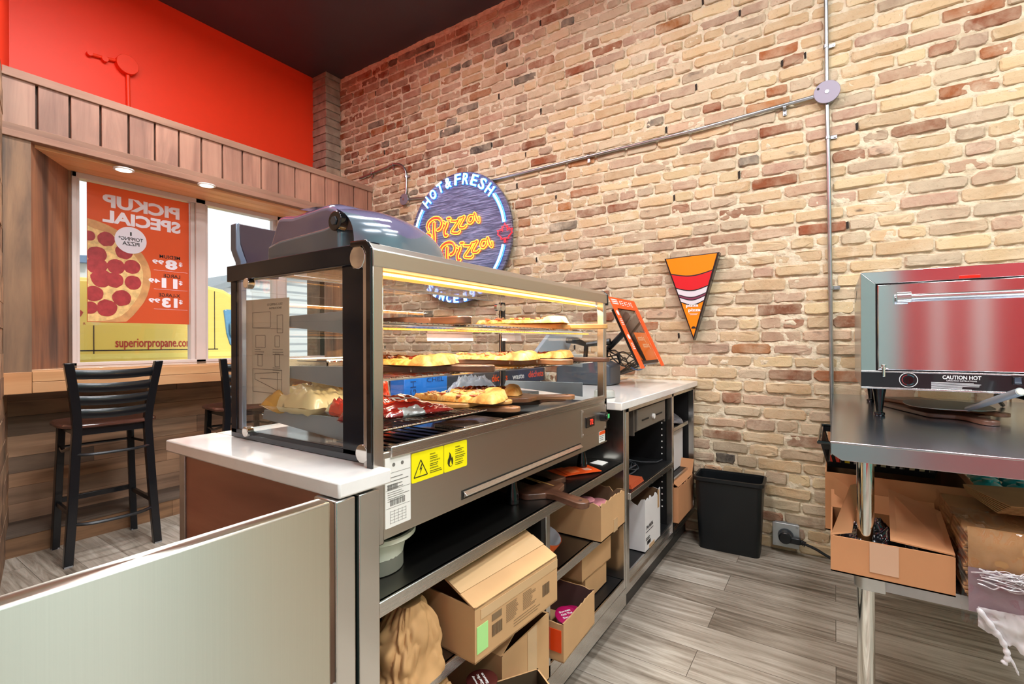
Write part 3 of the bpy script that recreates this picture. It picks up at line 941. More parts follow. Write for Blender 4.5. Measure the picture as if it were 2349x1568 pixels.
# gate
t = thing('counter_gate', 'brushed stainless half-height gate in the left foreground', 'gate', (.27, .74, 0))
gb = MB().box(-.02, .519, .722, .758, .08, .937)
part('panel', gb, STG, t, .004, seg=3)
hg = MB().cyl((.527, .745, .1), (.527, .745, .93), .0045, n=10)
part('hinge_rod', hg, flat('dark_hinge', '#26282a', .4, .5), t)
for z in (.22, .62): part('rivet', MB().cyl((.523, .7215, z), (.523, .7195, z), .004, n=12), GALV, t)
t = thing('gate_post', 'slim stainless post between the gate and the display counter', 'post', (.56, .75, 0))
part('post_body', MB().box(.538, .581, .735, .80, 0, .928), STZ, t, .003)
part('rubber_seal', MB().box(.583, .590, .75, .78, .01, .92), flat('dark_seal', '#23302d', .6), t)

# ================================================================== glass display case
CX0, CX1, CY0, CY1, CZ0, CZ1 = .672, 1.835, .765, 1.335, .807, 1.41
t = thing('food_display_case', 'large heated glass pizza display case with stainless front and warm light strips', 'display case', ((CX0 + CX1) / 2, 1.05, .70))
case = t
SF = steel('case_front_steel', '#c6c1b8', .36, 'x', .08)
part('front_panel', MB().box(CX0, CX1, CY0, CY0 + .02, CZ0, .985), SF, t, .002)
part('front_rail', MB().box(CX0 + .018, CX1 - .03, CY0 - .006, CY0 + .012, .972, .995), ST, t, .002)
part('lower_body', MB().box(CX0 + .01, CX1 - .01, CY0 + .02, CY1, CZ0, .93), flat('case_body_dark', '#2d2d2c', .5, .3), t)
base = MB().box(CX0 + .01, CX1 - .005, CY0 + .02, CY1 - .01, .93, .968)
part('deck_plate', base, steel('deck_glossy', '#6f6a66', .1, 'y', .05), t, .001)
part('side_sill', MB().box(CX0 - .012, CX0 + .02, .80, 1.345, .961, .975), flat('sill_grey', '#565e66', .25, .5), t, .002)
part('front_lip', MB().box(CX0 + .015, CX1 - .03, CY0 + .008, CY0 + .03, .962, .9885), BLKG, t, .001)
# posts
part('front_post', MB().box(CX0 - .027, CX0 + .002, CY0 - .002, CY0 + .028, .80, CZ1 - .02), STZ, t, .003)
part('front_post', MB().box(CX1 - .028, CX1, CY0, CY0 + .03, .81, CZ1 - .02), STZ, t, .003)
part('rear_post', MB().box(CX1 - .032, CX1 - .006, 1.255, 1.275, .96, CZ1 - .02), BLKM, t, .002)
part('post_strip', MB().box(CX1 - .034, CX1 - .030, 1.262, 1.268, .96, CZ1 - .02), CHR, t)
# head: brushed roof beam, glass top
part('top_beam', MB().prism([(CX0 - .026, CY0 - .004, 1.362), (CX0 - .026, CY0 - .004, 1.396), (CX0 - .026, CY0 + .012, 1.412), (CX0 - .026, CY0 + .06, 1.412), (CX0 - .026, CY0 + .06, 1.362)], (CX1 - CX0 + .026, 0, 0)), SF, t, .002)
part('roof_glass', MB().box(CX0 - .02, CX1, CY0 + .06, CY1, 1.402, 1.410), GL, t)
part('roof_edge', MB().box(CX0 - .022, CX0 + .004, .775, 1.345, 1.372, 1.4135), flat('black_edge', '#0a1420', .12, spec=.4), t, .002)
part('rear_beam', MB().box(CX0, CX1, CY1 - .008, CY1, 1.400, 1.411), ST, t, .002)
part('end_cap', MB().prism([(CX1 - .004, CY0 - .006, 1.355), (CX1 - .004, CY0 - .006, 1.398), (CX1 - .004, CY0 + .014, 1.416), (CX1 - .004, CY0 + .06, 1.416), (CX1 - .004, CY0 + .06, 1.40), (CX1 - .004, CY0 + .03, 1.36)], (.012, 0, 0)), BLKM, t, .003)
ec = MB().prism([(CX0 - .032, CY0 - .004, .82), (CX0 - .032, CY0 - .004, 1.398), (CX0 - .032, CY0 + .012, 1.416), (CX0 - .032, CY0 + .06, 1.417), (CX0 - .032, CY0 + .06, 1.405), (CX0 - .032, CY0 + .022, 1.404), (CX0 - .032, CY0 + .012, 1.39), (CX0 - .032, CY0 + .012, .82)], (.006, 0, 0))
part('edge_trim', ec, BLKG, t, .002, seg=2)
# end glass with printed black borders
gx = CX0 - .006
part('side_glass', MB().box(gx - .004, gx + .001, .80, 1.345, .968, 1.372), GL, t)
bd = MB()
bd.box(gx - .0055, gx + .002, .803, .877, .962, 1.375); bd.box(gx - .0055, gx + .002, 1.318, 1.345, .966, 1.375)
bd.box(gx - .0055, gx + .002, .80, 1.345, .966, .984)
part('glass_border', bd, flat('black_edge', '#0a1420', .12, spec=.4), t, .001)
part('side_glass', MB().box(CX1 - .012, CX1 - .008, CY0 + .03, 1.27, .968, 1.37), GL, t)
part('rear_door', MB().box(CX0 + .01, CX1 - .034, 1.276, 1.280, .985, 1.345), GL, t)
part('rear_glass', MB().box(CX0 + .01, CX1 - .034, 1.283, 1.287, 1.345, 1.385), GL, t)
for x in (1.765, 1.80):
    for z in (1.305, 1.365):
        part('glass_clamp', MB().cyl((x, 1.248, z), (x, 1.262, z), .016, n=18), CHR, t)
# disc fixings
for (u, v) in ((572, 650), (828, 580), (570, 998), (838, 1058)):
    p = on(u, v, x=gx - .012)
    r = .019 if u > 600 else .013
    z = max(p.z, .985 if v > 900 else 0); z = min(z, 1.384); r = r if u != 828 else .024
    part('disc_fixing', MB().cyl((gx - .022, p.y, z), (gx - .004, p.y, z), r, n=32), CHR, t, .0015)
# light strips
for nm, y, z in (('led_strip', CY0 + .035, 1.349),):
    lb = MB()
    for i in range(150): lb.box(CX0 + .02 + i * .00742, CX0 + .0258 + i * .00742, y - .001, y + .012, z + .004, z + .010)
    lb.box(CX0 + .02, CX1 - .03, y, y + .013, z - .001, z + .012, 1)
    part(nm, lb, [LED, LEDS], t, label='glowing warm light strip', kind='stuff')
a = area('case_lamp', ((CX0 + CX1) / 2, CY0 + .06, 1.358), 1.1, .03, 8.0, (1, .8, .54)); a.parent = case; a.matrix_parent_inverse = Matrix.Translation(case.location).inverted()
a = area('case_lamp', ((CX0 + CX1) / 2, 1.2, 1.225), 1.0, .2, 4.5, (1, .82, .58)); a.parent = case; a.matrix_parent_inverse = Matrix.Translation(case.location).inverted()
# wire racks on side brackets
def rack(x0, x1, y0, y1, z, n, name, label=None):
    mb = MB()
    mb.tube([(x0, y0, z), (x1, y0, z), (x1, y1, z), (x0, y1, z)], .0032, 6, closed=True)
    for yy in (y0 + (y1 - y0) * .5,): mb.tube([(x0, yy, z - .003), (x1, yy, z - .003)], .0025, 6)
    for i in range(n + 1):
        x = x0 + (x1 - x0) * i / n
        mb.tube([(x, y0 - .003, z + .003), (x, y1 + .003, z + .003)], .0017, 5)
    return part(name, mb, CHR, case, label=label)
r1 = rack(.70, 1.815, .82, 1.20, 1.252, 56, 'wire_rack')
r2 = rack(.70, 1.815, .82, 1.20, 1.128, 56, 'wire_rack')
r3 = rack(.70, 1.07, .80, 1.26, 1.022, 26, 'wire_rack')
rl = MB()
for i in range(90): rl.box(.72 + i * .012, .728 + i * .012, .826, .838, 1.2385, 1.243)
part('rack_light', rl, LEDS, r1, kind='stuff', label='row of glowing light dots under the top rack')
for z0, z1, ya, yb, e in ((1.225, 1.282, .86, 1.15, .02), (1.105, 1.158, .86, 1.19, .03), (.985, 1.042, .86, 1.24, .02)):
    for x in (.692, 1.808):
        b = MB().prism([(x, ya, z1), (x, yb, z1 - .006), (x, yb + .01, z1 - .03), (x, ya, z0)], (.003, 0, 0))
        o = part('rack_bracket', b, flat('bracket_grey', '#96a5b0', .35, .35), t, .001)
        if x < 1: part('bracket_slot', MB().box(x - .0012, x + .001, ya + .02, ya + .034, (z0 + z1) / 2 - .012, (z0 + z1) / 2 + .012), INK, o)
# louvres in the deck
lv = MB()
for i in range(9):
    x = .70 + i * .034
    lv.prism([(x, .83, .9705), (x + .02, .83, .9705), (x + .02, 1.0, .9705), (x, 1.0, .9705)], (0, 0, .004))
part('deck_louvres', lv, BLKG, t, .0015)
part('drip_tray', MB().box(1.0, 1.18, .82, .93, .969, .985), ST, t, .003, label='small stainless drip tray')
part('deck_grille', MB().box(1.35, 1.78, 1.05, 1.24, .969, 1.0), steel('grille', '#8d8b88', .2, 'x'), t, .002)
# front furniture
part('pull_slot', MB().prism([(.92, CY0 - .001, .822), (1.59, CY0 - .001, .822), (1.59, CY0 - .001, .845), (.92, CY0 - .001, .845)], (0, .006, 0)), flat('slot_dark', '#2a2926', .4), t)
part('pull_handle', MB().prism([(.925, CY0 - .002, .842), (.925, CY0 - .014, .833), (.925, CY0 - .002, .826)], (.66, 0, 0)), ST, t, .001)
cpn = part('control_plate', MB().box(1.60, 1.822, CY0 - .002, CY0 + .004, .862, .962), SF, t, .001)
part('temperature_display', MB().box(1.63, 1.70, CY0 - .007, CY0, .892, .93), BLKG, cpn, .001)
mb = MB(); text(mb, '72', (1.658, CY0 - .0072, .901), (1, 0, 0), (0, 0, 1), .026, .02, d=.0006)
part('digits', mb, flat('red_digits', '#ff2a1a', .5, emit=3), cpn, label='glowing red number')
mb = MB(); mb.cyl((1.775, CY0 - .024, .917), (1.775, CY0, .917), .019, n=24); mb.cyl((1.775, CY0 - .030, .917), (1.775, CY0 - .024, .917), .012, n=24)
part('dial', mb, BLKM, cpn)
part('dial_light', MB().box(1.772, 1.786, CY0 - .0312, CY0 - .029, .912, .928), flat('green_glow', '#3fae62', .4, emit=.6), cpn)
for x in (1.61, 1.812):
    for z in (.87, .954): part('screw', MB().cyl((x, CY0 - .005, z), (x, CY0 - .001, z), .0035, n=10), CHR, cpn)
# feet
for x in (.80, 1.275, 1.78):
    for y in (.85, 1.27):
        if x == .80 and y < 1: continue
        part('foot', MB().lathe([(.018, .0), (.021, .004), (.019, .035), (.013, .06), (.013, .11)], 20, 0, Matrix.Translation((x, y, .698))), BLKG, t)
# stickers
def sticker(name, x0, x1, z0, z1, m_, r=.004, label=None):
    pts = []
    for (cx_, cz_, a0) in ((x1 - r, z0 + r, -90), (x1 - r, z1 - r, 0), (x0 + r, z1 - r, 90), (x0 + r, z0 + r, 180)):
        for k in range(5):
            a = R(a0 + k * 22.5); pts.append((cx_ + r * math.cos(a), CY0 - .0012, cz_ + r * math.sin(a)))
    return part(name, MB().prism(pts, (0, .0012, 0)), m_, case, label=label, smooth=0)
RX, UZ = (1, 0, 0), (0, 0, 1)
s1 = sticker('spec_label', .677, .748, .828, .972, PAPER, .002, 'white printed specification label with bar codes')
mb = MB()
for z in (.93, .922, .915, .908): lines(mb, (.682, CY0 - .0014, z), RX, UZ, .06, 1, .004, .0012)
for z0, x0, w, h in ((.905, .683, .028, .012), (.872, .69, .042, .013)):
    for i in range(16): mb.box(x0 + w * i / 16, x0 + w * (i + rnd.uniform(.3, .8)) / 16, CY0 - .0016, CY0 - .0012, z0, z0 + h)
lines(mb, (.683, CY0 - .0014, .90), RX, UZ, .062, 5, .0045, .0008)
for z in (.868, .905, .94): mb.box(.679, .746, CY0 - .0016, CY0 - .0012, z, z + .0005)
for i in range(5): mb.box(.69 + i * .011, .6905 + i * .011, CY0 - .0016, CY0 - .0012, .835, .862); mb.box(.69, .735, CY0 - .0016, CY0 - .0012, .836 + i * .006, .8364 + i * .006)
for x in (.70, .724): mb.cyl((x, CY0 - .0016, .956), (x, CY0 - .0012, .956), .004, n=14)
part('label_print', mb, INKG, s1, kind='stuff')
s2_ = sticker('warning_label', .751, .854, .903, .968, YEL, .004, 'yellow warning label with a lightning bolt in a triangle')
mb = MB()
A_, B_, C_ = Vector((.758, 0, .914)), Vector((.800, 0, .914)), Vector((.779, 0, .95))
for p, q in ((A_, B_), (B_, C_), (C_, A_)):
    d = (q - p).normalized(); n_ = Vector((-d.z, 0, d.x)) * .0011
    mb.prism([p - n_ + Vector((0, CY0 - .0016, 0)), q - n_ + Vector((0, CY0 - .0016, 0)), q + n_ + Vector((0, CY0 - .0016, 0)), p + n_ + Vector((0, CY0 - .0016, 0))], (0, .0004, 0))
mb.prism([(.782, CY0 - .0016, .942), (.775, CY0 - .0016, .929), (.779, CY0 - .0016, .930), (.776, CY0 - .0016, .918), (.784, CY0 - .0016, .933), (.780, CY0 - .0016, .932), (.785, CY0 - .0016, .942)], (0, .0004, 0))
for z in (.955, .939, .923):
    text(mb, {.955: 'WARNING', .939: 'AVERTISSEMENTS', .923: 'ADVERTENCIA'}[z], (.808, CY0 - .0012, z), RX, UZ, {.955: .018, .939: .034, .923: .028}[z], .0032, d=.0003)
    lines(mb, (.808, CY0 - .0014, z - .005), RX, UZ, .04, 2, .004, .0012)
part('label_print', mb, flat('label_black', '#2b2a10', .6), s2_)
s3 = sticker('warning_label', .856, .941, .903, .968, YEL, .004, 'yellow warning label with a flame')
mb = MB()
fl = [(0, 0), (-.006, .003), (-.010, .010), (-.009, .018), (-.005, .024), (-.003, .030), (-.004, .036), (.001, .031), (.004, .024), (.005, .020), (.008, .023), (.010, .014), (.009, .006), (.005, .001)]
mb.prism([(.878 + a, CY0 - .0016, .913 + b) for a, b in fl], (0, .0004, 0))
for z in (.955, .939, .923):
    text(mb, {.955: 'WARNING', .939: 'AVERTISSEMENTS', .923: 'ADVERTENCIA'}[z], (.896, CY0 - .0012, z), RX, UZ, {.955: .018, .939: .034, .923: .028}[z], .0032, d=.0003)
    lines(mb, (.896, CY0 - .0014, z - .005), RX, UZ, .038, 2, .004, .0012)
part('label_print', mb, flat('label_black', '#2b2a10', .6), s3)
part('label_flame_gap', MB().prism([(.879, CY0 - .0019, .914), (.875, CY0 - .0019, .918), (.876, CY0 - .0019, .924), (.880, CY0 - .0019, .930), (.882, CY0 - .0019, .921), (.884, CY0 - .0019, .917)], (0, .0003, 0)), YEL, s3)
s4 = sticker('price_sticker', 1.755, 1.812, .815, .858, PAPER, .001, 'small white sticker with an orange top band')
part('band', MB().box(1.755, 1.812, CY0 - .0018, CY0 - .0012, .845, .858), ORG, s4)
mb = MB(); lines(mb, (1.759, CY0 - .0014, .838), RX, UZ, .045, 3, .007, .002); part('label_print', mb, INKG, s4)
# instruction sheet inside the end glass
t = thing('instruction_sheet', 'cream instruction sheet with line drawings behind the left end glass of the case', 'sheet', (.70, 1.22, 1.03))
ya, yb = 1.318, 1.118
xs_ = .688
part('sheet', MB().prism([(xs_, ya, 1.045), (xs_, yb, 1.065), (xs_, yb, 1.322), (xs_, ya, 1.325)], (-.001, 0, 0)), flat('cream_sheet', '#d9d0bd', .6), t)
mb = MB(); xi = xs_ - .0012
def seg(a, b, w=.0006):
    a = Vector((xi, a[0], a[1])); b = Vector((xi, b[0], b[1])); d = (b - a).normalized(); n_ = Vector((0, -d.z, d.y)) * w
    mb.prism([a - n_, b - n_, b + n_, a + n_], (-.0004, 0, 0))
def rect(y0, z0, y1, z1):
    seg((y0, z0), (y1, z0)); seg((y1, z0), (y1, z1)); seg((y1, z1), (y0, z1)); seg((y0, z1), (y0, z0))
rect(1.285, 1.082, 1.150, 1.142); rect(1.285, 1.25, 1.20, 1.29); rect(1.17, 1.235, 1.145, 1.28); rect(1.26, 1.15, 1.24, 1.18); rect(1.18, 1.15, 1.16, 1.182); rect(1.18, 1.20, 1.16, 1.228); rect(1.27, 1.198, 1.225, 1.23)
seg((1.275, 1.13), (1.17, 1.135)); seg((1.275, 1.115), (1.17, 1.09)); seg((1.275, 1.13), (1.275, 1.115)); seg((1.25, 1.118), (1.15, 1.118)); seg((1.17, 1.135), (1.17, 1.09)); seg((1.285, 1.25), (1.15, 1.245))
text(mb, 'STOPPING LIST', (xi, 1.215, 1.305), (0, -1, 0), (0, 0, 1), .07, .006, d=.0003)
text(mb, 'INSTRUCTIONS', (xi, 1.205, 1.296), (0, -1, 0), (0, 0, 1), .055, .005, d=.0003)
for y, z in ((1.275, 1.192), (1.19, 1.192), (1.19, 1.146)): lines(mb, (xi, y, z), (0, -1, 0), (0, 0, 1), .05, 3, .006, .0014)
part('drawing', mb, INKG, t)

# ================================================================== register counter against the brick wall
t = thing('register_counter', 'open stainless counter with white top and the cash drawer, against the brick wall', 'counter', (2.6, 1.07, 0))
part('countertop', MB().box(1.888, 3.195, .722, 1.43, .928, .96), WHT, t, .003, label='white quartz top')
part('side_panel', MB().box(1.968, 1.985, YF, 1.39, .16, .926), STZ, t, .002)
part('face_post', MB().box(1.985, 2.022, YF - .003, YF + .03, .16, .926), STZ, t, .002)
part('face_post', MB().box(2.690, 2.722, YF - .003, YF + .03, .16, .926), STZ, t, .002)
part('face_post', MB().box(3.175, 3.195, YF - .003, YF + .03, .16, .926), STZ, t, .002)
part('top_rail', MB().box(1.985, 3.195, YF - .003, YF + .03, .905, .927), ST, t, .002)
part('divider', MB().box(2.695, 2.712, YF + .03, 1.38, .16, .905), DARKIN, t)
part('end_panel', MB().box(3.178, 3.194, YF + .03, 1.38, .16, .905), DARKIN, t)
part('back_panel', MB().box(1.985, 3.194, 1.38, 1.395, .16, .926), DARKIN, t)
sm = MB()
for z in [.86 - i * .034 for i in range(9)] + [.50 - i * .034 for i in range(7)]:
    sm.cyl((2.694, .80, z), (2.6955, .80, z), .0042, n=8)
part('shelf_pins', sm, flat('pin_hole_metal', '#e4e4e0', .4), t, kind='stuff')
def rshelf(x0, x1, z, lip=.028, y0=YF + .008):
    o = part('shelf', MB().box(x0, x1, y0 + .012, 1.38, z - .012, z), DARKIN, t)
    part('shelf_edge', MB().box(x0, x1, y0, y0 + .012, z - lip, z), ST, o, .0015)
rshelf(2.022, 2.69, .553, .028, YF - .01)
rshelf(2.722, 3.13, .715, .022, YF + .02)
rshelf(2.722, 3.175, .435, .03)
rshelf(2.022, 3.175, .198, .038)
part('toe_kick', MB().box(1.995, 3.19, .80, .82, .0, .16), flat('dark_kick', '#3b3a37', .5), t)
part('base_rail', MB().box(1.99, 3.195, YF, YF + .03, .13, .16), ST, t)
# cash drawer slung under the top
t = thing('cash_drawer', 'dark grey steel cash drawer with white lock slung under the register counter top', 'cash drawer', (2.42, .93, .78))
GD = flat('drawer_grey', '#6b665e', .42, .5)
part('body', MB().box(2.17, 2.645, .775, 1.17, .785, .900), GD, t, .003)
part('front', MB().box(2.19, 2.63, .762, .776, .793, .893), flat('drawer_face', '#7d776e', .4, .5), t, .003)
for x in (2.165, 2.65): part('bracket', MB().box(x - .006, x + .006, .77, 1.15, .775, .903), GD, t, .001)
for a, b in ((2.25, 2.35), (2.47, 2.57)): part('slot', MB().box(a, b, .760, .764, .832, .839), INK, t)
part('lock', MB().cyl((2.415, .752, .836), (2.415, .763, .836), .013, n=20), WPL, t, .001)
# things on the shelves of the register counter
def pillow(name, c, sx, sy, sz, rz, mats, label, cat, group=None, seed=1, crink=.02, pinch=.55, tilt=(0, 0), mi_fn=None, nu=34, nv=24):
    """a soft bag lying down: flat sealed ends along x, crinkled film"""
    mb = MB(); Mx = Matrix.Translation(c) @ Matrix.Rotation(rz, 4, 'Z') @ Matrix.Rotation(tilt[0], 4, 'X') @ Matrix.Rotation(tilt[1], 4, 'Y')
    def f(u, v, top):
        x = (u * 2 - 1); y = (v * 2 - 1)
        th_ = max(0, 1 - abs(x) ** 4) ** .7 * max(0, 1 - abs(y) ** 3) ** .6
        k = noise.noise(Vector((x * 2.2, y * 2.2, seed))) * .5 + noise.noise(Vector((x * 6, y * 5, seed + 5))) * .35 + abs(noise.noise(Vector((x * 11, y * 4, seed + 9)))) * .3
        zz = sz * .5 * th_ * (1 + .55 * k) + crink * k * (.35 + th_) * .5
        w = 1 - .1 * abs(x) * (1 - abs(y) * .2)
        return Vector((x * sx / 2, y * sy / 2 * w, (zz if top else -zz * .55) + sz * .28))
    mb.grid(lambda u, v: f(u, v, True), nu, nv, 0, M=Mx)
    mb.grid(lambda u, v: f(1 - u, v, False), nu, nv, 0, M=Mx)
    if mi_fn:
        for i, fc in enumerate(mb.f):
            q = sum((mb.v[k] for k in fc), Vector()) / len(fc)
            l = Mx.inverted() @ q
            mb.mi[i] = mi_fn(l.x / sx * 2, l.y / sy * 2)
    return solo(name, mb, mats, label, cat, group, smooth=60, merge=True)

def obox(name, label, x0, x1, y0, y1, z0, z1, m_=CARD, rz=0, th_=.004, torn=0, group=None, flaps=(), seed=1, lid=False, inner=None, cx=None):
    """open-topped corrugated box; flaps: list of (side, length, angle)"""
    w, d, h = x1 - x0, y1 - y0, z1 - z0
    t = thing(name, label, 'box', ((x0 + x1) / 2, (y0 + y1) / 2, z0), rz, group)
    rr = random.Random(seed)
    mb = MB()
    mb.box(-w / 2, w / 2, -d / 2, d / 2, 0, th_, 0)
    def wall(p, q, n_):
        p = Vector(p); q = Vector(q); n_ = Vector(n_)
        k = 16; top = [h - (torn * abs(noise.noise(Vector((i * .55, seed, p.x * 9 + q.y * 5)))) * 1.6 if torn else 0) for i in range(k + 1)]
        for i in range(k):
            a = p.lerp(q, i / k); b = p.lerp(q, (i + 1) / k)
            vs = [a, b, b + Vector((0, 0, top[i + 1])), a + Vector((0, 0, top[i]))]
            vs += [v_ + n_ * th_ for v_ in vs]
            mb.add(vs, [(0, 1, 2, 3)], 0); mb.add(vs, [(4, 7, 6, 5)], 1); mb.add(vs, [(3, 2, 6, 7)], 0)
    wall((-w / 2, -d / 2, 0), (w / 2, -d / 2, 0), (0, 1, 0)); wall((w / 2, -d / 2, 0), (w / 2, d / 2, 0), (-1, 0, 0))
    wall((w / 2, d / 2, 0), (-w / 2, d / 2, 0), (0, -1, 0)); wall((-w / 2, d / 2, 0), (-w / 2, -d / 2, 0), (1, 0, 0))
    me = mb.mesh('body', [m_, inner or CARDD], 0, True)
    o = bpy.data.objects.new('body', me); COL.objects.link(o); o.parent = t
    for side, ln, ang in flaps:
        f = MB(); a = R(ang)
        if side in 'fb':
            s_ = -1 if side == 'f' else 1
            p = [(-w / 2 + .003, s_ * d / 2, h), (w / 2 - .003, s_ * d / 2, h)]
            v_ = Vector((0, s_ * math.cos(a), math.sin(a))) * ln
            nn_ = Vector((0, -s_ * math.sin(a), math.cos(a))) * .003
        else:
            s_ = -1 if side == 'l' else 1
            p = [(s_ * w / 2, -d / 2 + .003, h), (s_ * w / 2, d / 2 - .003, h)]
            v_ = Vector((s_ * math.cos(a), 0, math.sin(a))) * ln
            nn_ = Vector((-s_ * math.sin(a), 0, math.cos(a))) * .003
        p = [Vector(q) for q in p]
        f.prism([p[0], p[1], p[1] + v_, p[0] + v_], nn_)
        part('flap', f, m_, t, local=True)
    return t

WCARD = flat('white_cardboard', '#d8d8d6', .7, var=.04, vs=8)
t = obox('cardboard_box', 'open torn white box printed 74-9076 on the bottom shelf of the register counter', 2.275, 2.515, .757, 1.06, .199, .455, WCARD, 0, torn=.05, seed=3)
mb = MB()
text(mb, '74-9076', (-.105, -.1535, .105), RX, UZ, .10, .018, d=.0006, bold=.01)
mb.box(-.11, -.0, -.1535, -.152, .092, .094); lines(mb, (-.11, -.1535, .062), RX, UZ, .07, 2, .008, .004)
for i in range(10): mb.box(-.09 + i * .005, -.0875 + i * .005, -.1535, -.152, .03, .046)
part('print', mb, INK, t, local=True)
part('tape', MB().box(-.06, .02, -.1532, -.152, .002, .02).box(.075, .1, -.1532, -.152, .16, .25), TAPE, t, local=True)
obox('cardboard_box', 'plain white closed box standing under the small shelf nearest the brick wall', 2.90, 3.135, .80, 1.1, .436, .668, WCARD, 0, seed=8, flaps=(('b', .28, 180),))
obox('cardboard_box', 'crushed brown box with torn end sticking out of the bottom shelf beside the waste bin', 2.735, 3.06, .722, 1.0, .199, .405, CARDR, 0, torn=.025, seed=5, flaps=(('f', .06, 150), ('r', .09, 60)))
pillow('folded_bag', Vector((2.99, .87, .716)), .24, .2, .05, .4, flat('grey_film', '#6d6c6e', .3, coat=.4), 'crumpled dark grey plastic bag on the small shelf of the register counter', 'bag', seed=4, crink=.05)
# coiled black cable on the middle shelf
mb = MB()
pts = []
for i in range(150):
    a = i * .21; r = .085 + .018 * math.sin(i * .37); pts.append((2.36 + r * 1.25 * math.cos(a), .93 + r * math.sin(a), .557 + .0035 * (i / 150) * 9 + .006 * math.sin(i * .9)))
pts += [(2.5, .85, .575), (2.6, .80, .56), (2.665, .79, .562)]
mb.tube(pts, .0034, 6)
solo('cable_coil', mb, flat('cable_grey', '#3c4044', .35), 'coil of dark cable on the middle shelf under the cash drawer', 'cable')
mb = MB()
for i in range(5): mb.box(2.08 + i * .004, 2.24 + i * .003, .75 + i * .003, .86, .554 + i * .003, .5565 + i * .003)
solo('leaflet_stack', mb, [flat('rust_print', '#b5522e', .6)], 'thin rust-coloured leaflet stack at the front of the middle shelf', 'leaflets')

# things on the register counter
t = thing('receipt_printer', 'dark grey receipt printer on the white register counter behind the case', 'printer', (2.72, 1.2, .96))
GP = flat('printer_grey', '#3d464f', .4)
pr = [(2.60, 1.45, .96), (2.60, 1.38, .96)]
prof = [(0, .962), (0, 1.075), (.10, 1.115), (.30, 1.09), (.36, 1.06), (.36, .962)]
mb = MB().prism([(2.56, 1.05 + y * .95, z) for y, z in prof], (.17, 0, 0))
part('body', mb, GP, t, .012, seg=3)
part('paper_cover', MB().box(2.575, 2.715, 1.14, 1.30, 1.098, 1.118), flat('printer_top', '#565f69', .3), t, .004)
part('receipt', MB().prism([(2.60, 1.30, 1.112), (2.69, 1.30, 1.112), (2.69, 1.33, 1.15), (2.60, 1.33, 1.15)], (0, .001, 0)), PAPER, t)
part('power_button', MB().box(2.558, 2.561, 1.09, 1.105, .995, 1.01), WPL, t)
part('socket', MB().box(2.558, 2.561, 1.085, 1.11, .968, .985), INK, t)
pos = thing('register_screen', 'tilted register touch screen in an orange cardboard frame beside the case', 'monitor', (2.69, 1.0, .96))
bl_ = Vector((2.48, .845, 1.066)); tl_ = Vector((2.50, 1.035, 1.455)); br_ = Vector((2.90, .862, 1.075)); 
upv = (tl_ - bl_); rtv = Vector((.405, 0, .0))
nv_ = rtv.cross(upv).normalized()      # towards the viewer
def sp(a, b, d=0): return bl_ + rtv * a + upv * b + nv_ * d
fr = MB()
def quad(mb, a0, b0, a1, b1, d0, d1, mi=0):
    mb.prism([sp(a0, b0, d0), sp(a1, b0, d0), sp(a1, b1, d0), sp(a0, b1, d0)], nv_ * (d1 - d0), mi)
quad(fr, 0, 0, .13, 1, .002, .006); quad(fr, .87, 0, 1, 1, .002, .006); quad(fr, .13, .84, .87, 1, .002, .006)
part('cardboard_frame', fr, ORG, pos, label='orange cardboard surround with white print')
sc_ = MB(); quad(sc_, .12, .06, .88, .86, -.03, .0)
part('screen_body', sc_, BLK, pos, .004)
sc_ = MB(); quad(sc_, .14, .1, .86, .83, -.0005, .0012)
part('screen_glass', sc_, flat('screen_gloss', '#1c1210', .04, coat=1), pos)
mb = MB()
un = upv.normalized()
for a in (.32, .5, .68):
    o_ = sp(a, .895, .0062); mb.prism([o_ + rtv * .015 + rtv.normalized() * .006 * math.cos(q_) + un * (.014 + .014 * math.sin(q_)) for q_ in [j * math.pi / 6 for j in range(12)]], nv_ * .0005)
    for k in range(3): o_ = sp(a + .06, .89 + k * .03, .0062); mb.prism([o_, o_ + rtv * .07, o_ + rtv * .07 + un * .004, o_ + un * .004], nv_ * .0005)
for k in range(3): o_ = sp(.03, .9 + k * .028, .0062); mb.prism([o_, o_ + rtv * .22, o_ + rtv * .22 + un * .006, o_ + un * .006], nv_ * .0005)
for b in (.72, .38):
    for k in range(4): o_ = sp(.03, b + k * .025 - .12, .0062); mb.prism([o_, o_ + rtv * .08, o_ + rtv * .08 + un * .004, o_ + un * .004], nv_ * .0005)
    c_ = sp(.065, b + .05, .0062); q = []
    for k in range(16): an = k * math.pi / 8; q.append(c_ + rtv.normalized() * .016 * math.cos(an) + un * .016 * math.sin(an))
    mb.prism(q, nv_ * .0005)
part('frame_print', mb, WPL, pos, kind='stuff')
mb = MB()
text(mb, 'pizza', sp(.42, .36, .0014), rtv, un, .11, .04, d=.0004, mirror=True, bold=.02)
text(mb, 'pizza', sp(.50, .26, .0014), rtv, un, .11, .04, d=.0004, mirror=True, bold=.02)
g_ = MB(); quad(g_, .36, .10, .86, .50, .0012, .0014)  # pennant's reflection painted on the screen, mirrored lettering included
part('pennant_reflection', g_, flat('reflected_orange', '#b8571d', .1, emit=.35), pos, label='dim orange pennant reflection painted on the screen')
part('reflected_lettering', mb, flat('reflected_text', '#b98a66', .3, emit=.3), pos)
st_ = MB().cyl((2.74, 1.16, .96), (2.74, 1.16, .975), .09, n=28); st_.tube([(2.74, 1.16, .97), (2.74, 1.15, 1.15), (2.70, 1.02, 1.26)], .018, 10)
part('stand', st_, BLK, pos)
